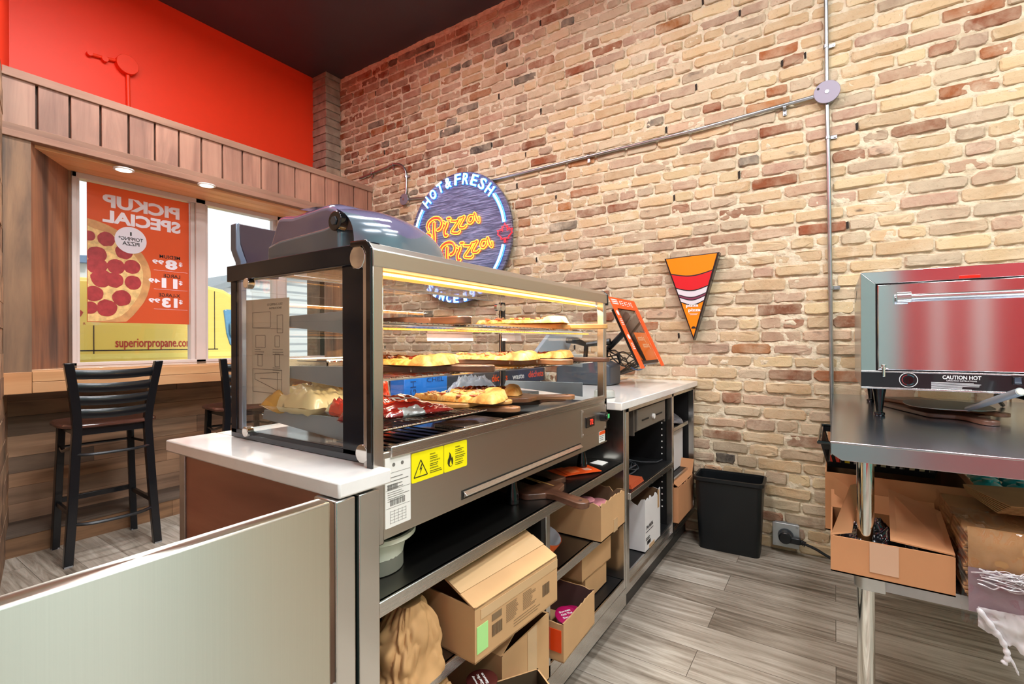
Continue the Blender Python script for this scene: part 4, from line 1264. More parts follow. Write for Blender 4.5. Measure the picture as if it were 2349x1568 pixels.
# customer side screen and arm
cs = thing('customer_screen', 'small grey customer screen on a black arm behind the register screen', 'monitor', (2.62, 1.5, .96))
q = [on(u, v, y=1.36) for u, v in ((1228, 812), (1265, 762), (1322, 762), (1300, 812))]
part('screen_back', MB().prism(q, (0, .025, 0)), flat('screen_back_grey', '#8b949c', .35), cs, .003)
mb = MB(); a1 = on(1300, 780, y=1.33); a2 = on(1345, 790, y=1.25); a3 = on(1400, 783, y=1.10)
mb.tube([a1, (a1 + a2) / 2 + Vector((0, 0, .01)), a2, a3], [.016, .02, .014, .02], 8); mb.tube([a2, (a2.x, a2.y + .02, .96)], .014, 8)
part('arm', mb, BLK, cs)
mb = MB()
rr = random.Random(3)
for k in range(6):
    a0 = on(1396 + rr.uniform(-5, 5), 800 + k * 6, y=1.12)
    pts = [a0]
    for j in range(4): pts.append(on(1410 + j * 18 + rr.uniform(-8, 8), 808 + rr.uniform(-10, 28) + j * 6, y=1.09 + rr.uniform(-.02, .03)))
    pts.append(Vector((2.72, 1.10, 1.0)))
    mb.tube(smoothpts(pts, 6), .0042, 6)
a0 = on(1424, 815, y=1.06); mb.cyl(on(1418, 812, y=1.06), on(1423, 832, y=1.06), .012, .008, n=10)
solo('cable_bundle', mb, flat('cable_black', '#15171a', .4), 'tangle of black cables hanging behind the register screen', 'cables')
mb = MB(); mb.tube(smoothpts([on(1448, 842, y=1.0), on(1462, 848, y=.98), on(1478, 842, y=.97), on(1484, 822, y=.97)], 8), .0035, 6)
solo('network_cable', mb, flat('blue_cable', '#3f78b5', .4), 'blue cable looped under the register screen', 'cable')
# tape ring / clear tub on the corner, a tray of paper on the counter
t = thing('clear_dish', 'low clear dish on the near corner of the register counter', 'dish', (2.03, .845, .96))
part('dish', MB().lathe([(.03, 0), (.047, .004), (.045, .03), (.038, .034), (.034, .01), (.001, .008)], 28, 0, Matrix.Translation((2.035, .86, .96))), flat('frosted_clear', '#d9ddd8', .15, trans=.6), t)
mb = MB(); mb.box(2.93, 3.12, 1.15, 1.33, .961, .964); solo('napkin', mb, flat('brown_napkin', '#c7a57d', .9), 'brown paper napkin lying near the wall on the register counter', 'napkin')

# ================================================================== waste station and other things beyond the counter
YS = 1.8
t = thing('waste_station', 'dark grey waste station with waste and dechets lettering seen through the case', 'waste bin', (2.55, 1.95, 0))
zt = (on(1100, 851, y=YS).z + on(1262, 845, y=YS).z) / 2
x0s = on(1000, 860, y=YS).x
part('cabinet', MB().box(x0s + .02, 3.12, YS + .02, 2.2, 0, zt - .11), flat('bin_grey', '#474b55', .5), t, .004)
part('sign_band', MB().box(x0s, 3.14, YS, 2.22, zt - .095, zt + .0), flat('band_grey', '#3f4149', .45), t, .003)
part('shelf_gap', MB().box(x0s + .02, 3.12, YS + .03, 2.2, zt - .11, zt - .095), INK, t)
mb = MB(); mo = MB()
def onb(u): return on(u, 858, y=YS).x
for s_, u0, u1, m2 in (('waste', 1175, 1202, mb), ('d\u00e9chets', 1212, 1246, mo), ('waste', 1253, 1276, mb), ('d\u00e9chets', 1128, 1164, mo), ('waste', 1086, 1118, mb)):
    text(m2, s_, (onb(u0), YS - .0006, zt - .062 - (.0 if s_ == 'waste' else .0)), RX, UZ, onb(u1) - onb(u0), .032 if s_ == 'waste' else .045, d=.0008, bold=.02)
part('white_lettering', mb, WPL, t); part('orange_lettering', mo, ORG, t)
t = thing('blue_box', 'bright blue printed box lying behind the display case next to the waste station', 'box', (1.48, 1.395, .96))
b0, b1 = on(928, 870, y=1.36).x, on(1026, 870, y=1.36).x
part('carton', MB().box(b0, b1, 1.36, 1.44, .961, 1.075), flat('bright_blue', '#1767c9', .35, coat=.3), t, .003)
mb = MB(); text(mb, 'GH', (b0 + .06, 1.3595, 1.0), (0, 0, 1), (-1, 0, 0), .06, .03, d=.0005); text(mb, 'CHEL', (b0 + .12, 1.3595, 1.05), RX, UZ, .1, .018, d=.0005)
part('lettering', mb, flat('navy_print', '#0d3573', .5), t)
pillow('plastic_bag', Vector((1.78, 1.41, .961)), .30, .07, .1, .0, flat('grey_blue_film', '#7d8494', .15, coat=.6), 'grey plastic wrapped pack behind the case beside the blue box', 'bag', seed=14, crink=.05)

# dispenser lying on top of the case
t = thing('towel_dispenser', 'large black dispenser with wavy smoky purple cover lying on top of the glass case', 'dispenser', (.82, 1.03, 1.414))
xa, xb = .684, .95
prof = [on(u, v, x=xa) for u, v in ((612, 594), (613, 560), (622, 528), (632, 490), (645, 486), (668, 486), (700, 474), (735, 461), (752, 457), (768, 464), (776, 480), (782, 505), (782, 568))]
ctr = Vector((0, 1.0, 1.46))
prof[0].z = 1.414; prof[-1].z = 1.414
def dsp(mb, pr, x0, x1, sh=1.0, shx=.92):
    n_ = len(pr); k = 9; vs = []
    for j in range(k):
        f = j / (k - 1); x = x0 + (x1 - x0) * f
        e = 1 - .10 * abs(2 * f - 1) ** 5
        for p in pr:
            vs.append((x, ctr.y + (p.y - ctr.y) * (1 - .04 * abs(2 * f - 1) ** 5), 1.414 + (p.z - 1.414) * e))
    fs = [tuple(range(n_))[::-1], tuple((k - 1) * n_ + i for i in range(n_))]
    for j in range(k - 1):
        for i in range(n_):
            fs.append((j * n_ + i, j * n_ + (i + 1) % n_, (j + 1) * n_ + (i + 1) % n_, (j + 1) * n_ + i))
    mb.add(vs, fs); return mb
SMK = flat('smoky_purple_cover', '#716b88', .1, .15, coat=1)
GRB = flat('dispenser_grey', '#64717c', .18, .2, coat=.6)
part('cover', dsp(MB(), prof, xa, xb), SMK, t, .012, seg=4)
low = [on(u, v, x=xa) for u, v in ((611, 594), (612, 562), (640, 547), (700, 530), (748, 516), (766, 508), (784, 520), (784, 568))]
low[0].z = 1.4142; low[-1].z = 1.4142
part('base_shell', dsp(MB(), low, xa - .004, xb + .004), GRB, t, .008, seg=3)
# front end: domed nose with wave-edged smoky window, running to the right
yfr = .875
def nose(u, v):
    # u across x, v up profile
    a = u * 2 - 1
    x = .69 + .30 * u
    top = 1.414 + .125 * max(0, 1 - ((u - .28) / .78) ** 2) ** .55 if u > .28 else 1.414 + .125 * (1 - .06 * (1 - u / .28))
    z = 1.414 + (top - 1.414) * math.sin(v * math.pi / 2) ** .8
    y = yfr - .055 * (1 - abs(a) ** 2.4) * math.cos(v * math.pi / 2) ** .5 + .20 * (1 - math.cos(v * math.pi / 2)) ** 1.3
    return (x, y, z)
mb = MB(); mb.grid(nose, 160, 90, 0)
for i, fc in enumerate(mb.f):
    q = sum((mb.v[k] for k in fc), Vector()) / 4
    u_ = (q.x - .69) / .30
    wave = 1.482 + .022 * math.cos(u_ * 2 * math.pi * 1.25 + .2) - .02 * u_
    if q.z > wave: mb.mi[i] = 1
mb.add([nose(1, j / 6) for j in range(7)] + [(.95, 1.05, 1.5), (.95, 1.05, 1.414)], [list(range(9))], 0)
part('front_cover', mb, [GRB, SMK], t, label='front with a wave-shaped smoky window')
part('right_shell', MB().prism([(.955, .90, 1.414), (.955, 1.18, 1.414), (.955, 1.18, 1.45), (.955, 1.0, 1.515), (.955, .93, 1.50)], (.045, 0, 0)), GRB, t, .02, seg=4)
h_ = on(772, 507, x=xa - .006)
part('lock_hub', MB().cyl((xa - .012, h_.y, h_.z), (xa + .01, h_.y, h_.z), .022, n=32), BLKG, t, .002)
part('lock_key', MB().cyl((xa - .015, h_.y, h_.z), (xa - .01, h_.y, h_.z), .010, n=6), flat('lock_grey', '#4b5056', .3), t)
# dark panel standing behind the case
t = thing('kiosk_screen', 'dark purple panel with a curved pale edge standing behind the end of the glass case', 'screen', (.66, 1.46, .96))
Yk = 1.44
e = [(541, 512), (549, 511), (552, 560), (560, 585), (566, 600), (566, 990), (556, 990), (553, 640), (552, 600), (546, 585), (541, 570)]
ed = [on(u, v, y=Yk - .01) for u, v in e]
part('edge_frame', MB().prism(ed, (0, .03, 0)), flat('pale_steel_edge', '#7f8ea6', .25, .6), t, .002)
pn = [on(u, v, y=Yk) for u, v in ((548, 512), (620, 527), (640, 531), (640, 640), (566, 640), (566, 600), (560, 583), (551, 558))]
part('panel', MB().prism(pn, (0, .02, 0)), flat('dark_purple_panel', '#3d2f3a', .3, coat=.3), t, .002)

# ================================================================== paddle boards and pizza
WAL = wood('walnut_board', [(.2, '#4a2d1c'), (.42, '#7a4f33'), (.6, '#a5764e'), (.8, '#c69a6c')], 'x', .9, .4, coat=.2)
WALD = wood('dark_walnut_board', [(.2, '#2f1c14'), (.42, '#513325'), (.6, '#724a33'), (.8, '#9c6c48')], 'x', .9, .4, coat=.2)
ACA = wood('golden_board', [(.2, '#9c6a34'), (.42, '#c08a4c'), (.6, '#d9a966'), (.8, '#e8c489')], 'x', .8, .4, coat=.2)
bg_ = 'paddle boards for pizza slices'
def board(label, tip, ang, z, L=.30, W=.2, hl=.15, m_=WAL, th_=.016, tilt=0, hw=.021):
    """tip = x,y of the handle end, ang = direction the handle points"""
    pts = []
    def arc(cx, cy, r, a0, a1, n=6):
        for k in range(n + 1):
            a = R(a0 + (a1 - a0) * k / n); pts.append((cx + r * math.cos(a), cy + r * math.sin(a)))
    r = .012
    arc(-hl - L + r, -W / 2 + r, r, 180, 270); arc(-hl - r * 2.5, -W / 2 + r * 2.5, r * 2.5, 270, 340)
    pts.append((-hl + .02, -hw * 1.5)); pts.append((-hl + .05, -hw))
    arc(-hw * 1.25, 0, hw * 1.25, -90, 90, 10)
    pts.append((-hl + .05, hw)); pts.append((-hl + .02, hw * 1.5))
    arc(-hl - r * 2.5, W / 2 - r * 2.5, r * 2.5, 20, 90); arc(-hl - L + r, W / 2 - r, r, 90, 180)
    t = thing('paddle_board', label, 'serving board', (tip[0], tip[1], z), R(ang), bg_)
    if tilt: t.rotation_euler[1] = R(tilt)
    part('board', MB().prism([(a, b, 0) for a, b in pts], (0, 0, th_)), m_, t, .003, local=True, label=None)
    part('hanging_hole', MB().cyl((-.028, 0, th_ - .0005), (-.028, 0, th_ + .0004), .0055, n=14), INK, t, local=True)
    part('light_stripe', MB().box(-hl - L + .002, -hl - .02, W * .22, W * .26, th_ - .001, th_ + .0003), ACA, t, local=True)
    return t
board('dark paddle board lying empty on the top rack, far left inside the case', (.985, .79), -97, 1.258, .26, .19, .14, WALD, .02)
board('golden paddle board carrying a slice, sticking out of the top rack at the right', (1.725, .715), -64, 1.258, .30, .18, .16, ACA, .018)
board('dark paddle board under the bacon slice on the middle rack, left', (.99, .715), -77, 1.134, .30, .19, .16, WALD, .018)
board('light paddle board under the golden slice in the centre of the middle rack', (1.43, .715), -86, 1.134, .32, .2, .16, WAL, .018)
board('dark red-brown paddle board sticking out of the middle rack at the right', (1.72, .705), -78, 1.134, .30, .18, .17, WALD, .016)
board('golden paddle board under the mushroom slice, low on the left rack', (1.20, .80), -50, 1.027, .20, .17, .12, ACA, .012)
board('paddle board with a round end over the steel drip tray, below the mushroom slice', (1.175, .755), -64, 1.0095, .24, .18, .14, WAL, .014)
board('upper of two dark paddle boards on the case floor at the right', (1.545, .765), -50, 1.008, .34, .17, .16, WAL, .016)
board('lower of two dark paddle boards on the case floor at the right', (1.62, .84), -40, .990, .34, .17, .12, WALD, .014)
board('walnut paddle board on the deck under the case, handle over the edge', (1.36, .632), -106, .698, .24, .19, .17, WALD, .02)
board('dark paddle board lying behind another on the deck under the case', (1.62, 1.22), 72, .698, .28, .17, .12, WALD, .02)

m, N, L, B = nt('pizza_cheese')
v = coords(N, L)
n1 = noi(N, L, v, 55, 5, .65, .4)
L.new(ramp(N, L, n1, [(.28, '#a3421c'), (.4, '#dd8a3a'), (.52, '#efb85a'), (.66, '#f6d68c'), (.8, '#f9e6b8')]), B.inputs['Base Color'])
B.inputs['Roughness'].default_value = .4; bump(N, L, B, n1, .5, .006)
CHEESE = m
m, N, L, B = nt('pizza_crust')
v = coords(N, L)
n1 = noi(N, L, v, 30, 5, .6, .6)
L.new(ramp(N, L, n1, [(.25, '#9a5522'), (.42, '#d28c3f'), (.58, '#e9b766'), (.8, '#f4d79a')]), B.inputs['Base Color'])
B.inputs['Roughness'].default_value = .55; bump(N, L, B, n1, .4, .006)
CRUST = m
MUSH = flat('mushroom', '#c9a277', .5, var=.3, vs=60)
BACON = flat('bacon_strip', '#7c2f1a', .35, var=.35, vs=50)
HAM = flat('ham_piece', '#d9785a', .4, var=.2, vs=50)
def pizza(label, tip, ang, z, L_=.30, spread=44, top='ham', seed=1, th_=.014):
    t = thing('pizza_slice', label, 'pizza', (tip[0], tip[1], z), R(ang), 'pizza slices in the case')
    rr = random.Random(seed)
    mb = MB(); half = R(spread / 2); nu, nv = 22, 26
    def f(u, v):
        a = -half + 2 * half * u; r = L_ * (.02 + .98 * v)
        cr = max(0, 1 - ((v - .885) / .115) ** 2)
        edge = min(1, min(u, 1 - u) * 7)
        h = th_ * (.75 + .25 * edge) + .012 * cr ** .6 * (1 + .5 * noise.noise(Vector((a * 9, seed, 0)))) + .0035 * noise.noise(Vector((r * 50, a * 22, seed)))
        rj = r * (1 + .02 * noise.noise(Vector((a * 6, seed, 4))))
        return (rj * math.cos(a), rj * math.sin(a) + .004 * noise.noise(Vector((r * 20, seed, u * 3))), h if 0 < u < 1 and 0 < v < 1 else 0)
    mb.grid(f, nu, nv, 0)
    for i in range(len(mb.f)):
        if i // (nu - 1) > nv - 8: mb.mi[i] = 1
    n0 = len(mb.v)
    part('slice', mb, [CHEESE, CRUST], t, local=True, smooth=80)
    tm = MB()
    for k in range(34):
        a = rr.uniform(-half * .85, half * .85); r = L_ * (rr.uniform(.15, .80)) 
        c = Vector((r * math.cos(a), r * math.sin(a), th_ + .001)); an = rr.uniform(0, 6.3)
        Mx = Matrix.Translation(c) @ Matrix.Rotation(an, 4, 'Z') @ Matrix.Rotation(rr.uniform(-.6, .6), 4, 'X')
        if top == 'mushroom':
            tm.prism([(-.011, 0, 0), (-.009, .007, 0), (-.002, .0095, 0), (.006, .0085, 0), (.011, .001, 0), (.003, -.001, 0), (.002, -.009, 0), (-.002, -.009, 0), (-.003, -.001, 0)], (0, 0, .002), k % 3 == 0, Mx)
        elif top == 'bacon':
            tm.prism([(-.016, -.003, 0), (.0, -.005, .003), (.016, -.002, 0), (.016, .003, .001), (0, .003, .006), (-.016, .004, 0)], (0, 0, .003), k % 4 == 0, Mx)
        elif top == 'pepperoni':
            tm.cyl(Mx @ Vector((0, 0, 0)), Mx @ Vector((0, 0, .002)), .016, n=14)
        else:
            tm.prism([(-.008, -.006, 0), (.006, -.008, 0), (.009, .005, 0), (-.005, .008, 0)], (0, 0, .004), k % 3 == 0, Mx)
    part('topping', tm, {'mushroom': [MUSH, HAM], 'bacon': [BACON, MUSH], 'pepperoni': [flat('pepperoni', '#a8301c', .35)], 'ham': [HAM, CHEESE]}[top], t, local=True, kind='stuff', label={'mushroom': 'mushroom and ham pieces', 'bacon': 'dark bacon strips', 'ham': 'ham and cheese pieces', 'pepperoni': 'pepperoni'}[top])
    return t
pizza('plain golden cheese slice with puffed crust on the top rack', (1.46, 1.15), -64, 1.2785, .36, 34, 'ham', 1)
pizza('slice topped with dark bacon strips on the middle rack, left', (.845, 1.10), -66, 1.1535, .30, 50, 'bacon', 2)
pizza('golden slice with puffy crust in the centre of the middle rack', (1.26, 1.12), -72, 1.1535, .33, 44, 'ham', 3)
pizza('slice with browned crust at the right of the middle rack', (1.53, 1.13), -74, 1.152, .33, 40, 'bacon', 4)
pizza('mushroom and ham slice on the golden board low in the case', (1.04, 1.06), -60, 1.041, .29, 52, 'mushroom', 5, .016)
pizza('slice with dark toppings on the boards at the case floor', (1.32, 1.16), -58, 1.026, .27, 40, 'bacon', 6, .016)

# snack bags in the case
FOR_ = flat('bag_orange_red', '#e2401b', .22, coat=.6, var=.1, vs=10)
FDR = flat('bag_dark_red', '#7d1a14', .2, coat=.7)
FYE = flat('bag_yellow', '#e3ad46', .25, coat=.5, var=.15, vs=12)
FCR = flat('bag_cream', '#ecd9a4', .3, coat=.4)
FSI = flat('bag_silver', '#b9bbb8', .2, .6)
def bmi(x, y): return 1 if x > .84 else (0 if x > -.9 else 1)
bgp = 'snack bags in the glass case'
b1_ = pillow('snack_bag', Vector((.84, .97, 1.028)), .26, .17, .05, R(-20), [FOR_, FDR], 'orange-red nacho chip bag lying on the low rack, left', 'snack bag', bgp, 2, .014, mi_fn=lambda x, y: 1 if (abs(x) > .9 or y < -.7) else 0)
from mathutils.bvhtree import BVHTree
bv = BVHTree.FromPolygons([b1_.location + v_.co for v_ in b1_.data.vertices], [tuple(p_.vertices) for p_ in b1_.data.polygons])
def onbag(s_, org, w, h, m_, nm):
    tm = MB(); text(tm, s_, org, (1, -.36, 0), (.36, 1, 0), w, h, d=.0006, bold=.04)
    z0_ = min(v_.z for v_ in tm.v)
    for v_ in tm.v:
        hit = bv.ray_cast(Vector((v_.x, v_.y, 1.4)), Vector((0, 0, -1)))
        v_.z = (hit[0].z if hit[0] else 1.05) + .0012 + (v_.z - z0_)
    o = part(nm, tm, m_, b1_); o.matrix_parent_inverse = Matrix.Translation(b1_.location).inverted()
onbag('NACHO', (.775, .93, 1.3), .055, .022, WPL, 'small_lettering')
onbag('DO', (.845, .915, 1.3), .075, .045, WPL, 'big_lettering')
pillow('snack_bag', Vector((.74, .90, 1.028)), .15, .09, .05, R(35), [FDR, FSI], 'dark red glossy wrapper in the front left corner of the low rack', 'snack bag', bgp, 8, .02, mi_fn=lambda x, y: 1 if x > .8 else 0)
pillow('snack_bag', Vector((.875, .87, 1.028)), .20, .05, .025, R(-14), [FDR, FSI], 'flat dark red and silver bar wrapper in front of the orange-red bag', 'snack bag', bgp, 11, .012, mi_fn=lambda x, y: 1 if -.5 < x < .1 else 0)
pillow('snack_bag', Vector((.745, 1.12, 1.03)), .15, .21, .085, R(6), [FCR, FYE], 'crumpled yellow and cream bag seen through the left end glass', 'snack bag', bgp, 5, .018, mi_fn=lambda x, y: 1 if y > .3 else 0)
pillow('snack_bag', Vector((.722, .935, 1.035)), .06, .13, .05, R(-8), [flat('bag_bright_red', '#e0301c', .2, coat=.7), FSI], 'bright red wrapper at the front of the left end glass', 'snack bag', bgp, 9, .02, mi_fn=lambda x, y: 1 if y > .6 else 0)
pillow('snack_bag', Vector((.80, 1.10, 1.075)), .12, .15, .03, R(10), [FYE, FCR], 'yellow bag leaning up behind the cream bag', 'snack bag', bgp, 15, .02, tilt=(R(55), 0), mi_fn=lambda x, y: 1 if x < 0 else 0)
pillow('snack_bag', Vector((1.03, 1.20, 1.028)), .10, .15, .03, R(0), [FOR_, FSI], 'red bag standing upright at the back left of the case', 'snack bag', bgp, 19, .015, tilt=(R(80), 0), mi_fn=lambda x, y: 1 if abs(x) > .75 else 0)
# price tag holders under the top rack, pan on the middle rack
for (u0, u1, lab) in ((980, 1085, 'wide clear tag holder hanging under the top rack'), (1152, 1196, 'small clear tag holder hanging under the top rack by the rear post')):
    p, q = on(u0, 778, y=1.2), on(u1, 762, y=1.2)
    t = thing('tag_holder', lab, 'tag holder', ((p.x + q.x) / 2, 1.2, 1.2))
    part('sleeve', MB().prism([(p.x, 1.2, 1.215), (q.x, 1.2, 1.215), (q.x, 1.206, 1.248), (p.x, 1.206, 1.248)], (0, -.002, 0)), flat('clear_sleeve', '#e9d9d4', .1, coat=.8, trans=.5), t)
    part('clip', MB().box(p.x, q.x, 1.199, 1.215, 1.244, 1.252), flat('clear_sleeve', '#e9d9d4', .1), t)
t = thing('baking_pan', 'shiny steel baking pan on the middle rack seen through the end glass', 'pan', (.80, 1.06, 1.134))
mb = MB(); mb.box(.725, .90, 1.02, 1.19, 1.133, 1.136)
for b in ((.725, .728, 1.02, 1.19), (.897, .90, 1.02, 1.19), (.725, .9, 1.187, 1.19), (.725, .9, 1.02, 1.023)): mb.box(*b, 1.133, 1.165)
part('pan_body', mb, ST, t)
mb = MB(); mb.tube([(.722, 1.017, 1.166), (.903, 1.017, 1.166), (.903, 1.193, 1.166), (.722, 1.193, 1.166)], .0035, 6, closed=True); part('rim', mb, CHR, t)

# ================================================================== shelves under the case
t = obox('cardboard_box', 'large tan shipping box with a green sticker, jutting from the shelf under the case', .885, 1.235, .675, 1.03, .471, .60, CARD, R(-4), seed=2)
w2, d2 = .175, .1775
mb = MB()
mb.prism([(-w2, -d2, .128), (w2, -d2, .128), (w2, -d2 + .13, .185), (-w2, -d2 + .13, .185)], (0, 0, -.004))
part('lid_flap', mb, CARD, t, local=True)
mb = MB(); mb.prism([(-w2, -d2 + .13, .185), (w2, -d2 + .13, .185), (w2, d2, .13), (-w2, d2, .13)], (0, 0, -.004)); part('lid_flap', mb, CARD, t, local=True)
mb = MB(); mb.prism([(-w2 + .02, -d2 - .0012, .118), (w2, -d2 - .0012, .118), (w2, -d2 - .0012, .095), (-w2 + .02, -d2 - .0012, .095)], (0, .001, 0))
mb.prism([(-w2, -d2 + .045, .1492), (w2, -d2 + .045, .1492), (w2, -d2 + .085, .1668), (-w2, -d2 + .085, .1668)], (0, 0, .0008)); part('tape', mb, TAPE, t, local=True)
part('green_sticker', MB().box(-w2 + .006, -w2 + .045, -d2 - .0015, -d2, .02, .082), GREEN, t, local=True, label='pale green sticker')
mb = MB()
for x0, z0, w, h in ((-.115, .035, .04, .028), (.10, .04, .035, .032)):
    for i in range(14): mb.box(x0 + w * i / 14, x0 + w * (i + rnd.uniform(.3, .8)) / 14, -d2 - .0012, -d2 - .0004, z0, z0 + h)
mb.box(-.115, -.078, -d2 - .0012, -d2, .072, .088)
for x0 in (-.06, .01):
    lines(mb, (x0, -d2 - .0006, .086), RX, UZ, .06, 11, .0042, .0011)
lines(mb, (-.03, -d2 - .0006, .034), RX, UZ, .12, 3, .007, .0012)
part('print', mb, flat('box_print', '#7d6549', .8), t, local=True)
t = obox('cardboard_box', 'brown box with folded flaps on the bottom shelf under the big stickered box', 1.02, 1.265, .715, 1.05, .201, .40, CARD, 0, seed=6, flaps=(('l', .13, 155), ('r', .10, 150), ('b', .13, 178)))
part('tape', MB().box(.0, .05, -.169, -.1675, .04, .2), TAPE, t, local=True)
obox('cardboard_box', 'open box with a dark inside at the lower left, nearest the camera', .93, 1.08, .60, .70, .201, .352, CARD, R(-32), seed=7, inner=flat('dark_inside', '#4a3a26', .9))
# crumpled paper bag
mb = MB()
def sack(u, v):
    a = u * 2 * math.pi; z = v
    k = noise.noise(Vector((math.cos(a) * 1.7, math.sin(a) * 1.7, v * 2.2 + 3))) * .35 + abs(noise.noise(Vector((math.cos(a) * 3.5, math.sin(a) * 3.5, v * 4)))) * .35 
    w = 1 - .62 * v ** 2.6
    rx = .075 * w * (1 + k * .7); ry = .06 * w * (1 + k * .8)
    return (.765 + .012 * v + rx * math.copysign(abs(math.cos(a)) ** .7, math.cos(a)), .80 + ry * math.copysign(abs(math.sin(a)) ** .7, math.sin(a)), .472 + .155 * v + .012 * k)
mb.grid(sack, 120, 60, closed_u=True); mb.f.append([59 * 120 + i for i in range(120)]); mb.mi.append(0); mb.t.append(None)
solo('paper_bag', mb, KRAFT, 'crumpled brown paper bag on the left shelf under the case', 'paper bag', smooth=50)
mb = MB()
def crum(u, v):
    k = noise.noise(Vector((u * 5, v * 5, 3))) + .6 * abs(noise.noise(Vector((u * 11, v * 11, 7))))
    return (.66 + .2 * u, .69 + .12 * v, .36 + .035 * k + .03 * (1 - abs(2 * u - 1)) + .10 * v)
mb.grid(crum, 90, 60)
solo('paper_sheet', mb, KRAFT, 'crumpled kraft paper spilling below the paper bag', 'paper', smooth=50, solid=.002)
# sauce cups
def cup(x, y, z, r, h, body, lidm, label, lid=None, rz=0, tilt=0, txt=None, grp='dipping sauce cups'):
    t = thing('sauce_cup', label, 'sauce cup', (x, y, z), rz, grp)
    t.rotation_euler[0] = tilt
    part('cup', MB().lathe([(r * .72, 0), (r * .95, h * .9), (r, h * .92), (r, h)], 28), body, t, local=True)
    part('lid', MB().lathe([(r * 1.04, h * .93), (r * 1.04, h * 1.02), (r * .98, h * 1.05), (.001, h * 1.05)], 28), lidm, t, local=True)
    if txt:
        mb = MB()
        for k, s_ in enumerate(txt):
            text(mb, s_, (-r * .55, r * (.35 - .32 * k), h * 1.05), RX, (0, 1, 0), r * 1.1, r * .2, d=.0006, bold=.02)
        part('lid_print', mb, WPL, t, local=True)
    return t
MG = flat('magenta_lid', '#b01256', .35, coat=.3); BRL = flat('brown_lid', '#4a1d1a', .35, coat=.3); DBR = flat('dark_brown_cup', '#37201f', .3); PNK = flat('pink_cup', '#d98d93', .35); GRN = flat('green_cup', '#2f7d1e', .4)
for k, z in enumerate((.30, .337, .374)):
    cup(.915, .70, z, .036, .034, DBR, BRL, ['bottom dark brown sauce cup of the stack below the shelf', 'middle dark brown sauce cup of the stack', 'top dark brown sauce cup with white print on its lid'][k], txt=('Creamy', 'Garlic', 'Sauce') if k == 2 else None, rz=R(60))
cup(.845, .72, .335, .03, .03, GRN, GRN, 'green sauce cup beside the dark brown stack')
mb = MB(); mb.box(.80, .99, .66, .76, .201, .299); solo('cardboard_box', mb, CARDD, 'closed brown box holding up the stack of brown sauce cups', 'box', bevel=.002)
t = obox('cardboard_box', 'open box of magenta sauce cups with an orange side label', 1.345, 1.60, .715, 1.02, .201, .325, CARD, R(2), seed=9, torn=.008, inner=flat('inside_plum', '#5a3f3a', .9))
part('orange_label', MB().box(-.1295, -.128, -.145, -.05, .03, .10), flat('orange_red_label', '#ec4a10', .5), t, local=True)
cup(1.40, .80, .225, .036, .04, flat('grey_cup', '#6d6a72', .3), MG, 'magenta sauce cup tilted at the left of the open box', tilt=R(20), rz=R(20), txt=('Sweet', 'Chili', 'Thai'))
cup(1.47, .765, .245, .04, .04, flat('grey_cup', '#6d6a72', .3), MG, 'magenta sauce cup with white print in the middle of the open box', tilt=R(14), rz=R(-30), txt=('Sweet', 'Chili Thai', 'Sauce'))
cup(1.535, .78, .222, .036, .038, flat('grey_cup', '#6d6a72', .3), MG, 'magenta sauce cup partly hidden by the front of the box', tilt=R(-10))
cup(1.41, .90, .240, .036, .036, flat('grey_cup', '#6d6a72', .3), MG, 'magenta sauce cup at the back of the open box')
# stacked boxes right of it
obox('cardboard_box', 'lower tan box with sloping side, at the right on the bottom shelf', 1.70, 1.905, .80, 1.1, .201, .30, CARD, 0, seed=11, flaps=(('b', .29, 179),))
obox('cardboard_box', 'upper tan box stacked under the middle shelf at the right', 1.665, 1.925, .79, 1.12, .302, .405, CARD, R(-2), seed=12, flaps=(('b', .3, 179),))
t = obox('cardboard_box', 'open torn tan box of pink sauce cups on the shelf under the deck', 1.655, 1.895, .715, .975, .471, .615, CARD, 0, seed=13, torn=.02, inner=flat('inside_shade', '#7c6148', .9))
part('tape', MB().box(.0, .04, -.1315, -.130, .0, .05), TAPE, t, local=True)
for k, (x, y, z) in enumerate(((1.70, .80, .535), (1.70, .80, .570), (1.765, .79, .54), (1.82, .80, .53), (1.75, .87, .545))):
    cup(x, y, z, .036, .036, PNK, PNK, ['pink sauce cup under another at the left of the torn box', 'pink sauce cup highest in the torn box, by the board handle', 'pink sauce cup in the middle of the torn box', 'pink sauce cup at the right of the torn box', 'pink sauce cup at the back of the torn box'][k], grp='pink sauce cups')
mb = MB(); mb.box(1.68, 1.88, .74, .95, .476, .528); solo('cardboard_divider', mb, CARDD, 'brown cardboard insert under the pink sauce cups', 'insert')
# paper food boat
t = thing('paper_boat', 'small orange and white paper food boat on the shelf beside the big box', 'paper tray', (1.425, .85, .471))
mb = MB()
mb.grid(lambda u, v: (1.43 + (.035 + .035 * v) * math.cos(u * 2 * math.pi), .86 + (.045 + .05 * v) * math.sin(u * 2 * math.pi), .471 + .075 * v + .012 * v * math.cos(u * 4 * math.pi)), 24, 6, 0, closed_u=True)
part('outer', mb, flat('boat_orange', '#e8641e', .5), t)
mb = MB(); mb.grid(lambda u, v: (1.43 + (.033 + .035 * v) * math.cos(u * 2 * math.pi), .86 + (.043 + .05 * v) * math.sin(u * 2 * math.pi), .4725 + .075 * v + .012 * v * math.cos(u * 4 * math.pi)), 24, 6, 0, closed_u=True)
mb.f.append(list(range(24))); mb.mi.append(0); mb.t.append(None)
part('lining', mb, flat('boat_white', '#dfe2e4', .4), t)
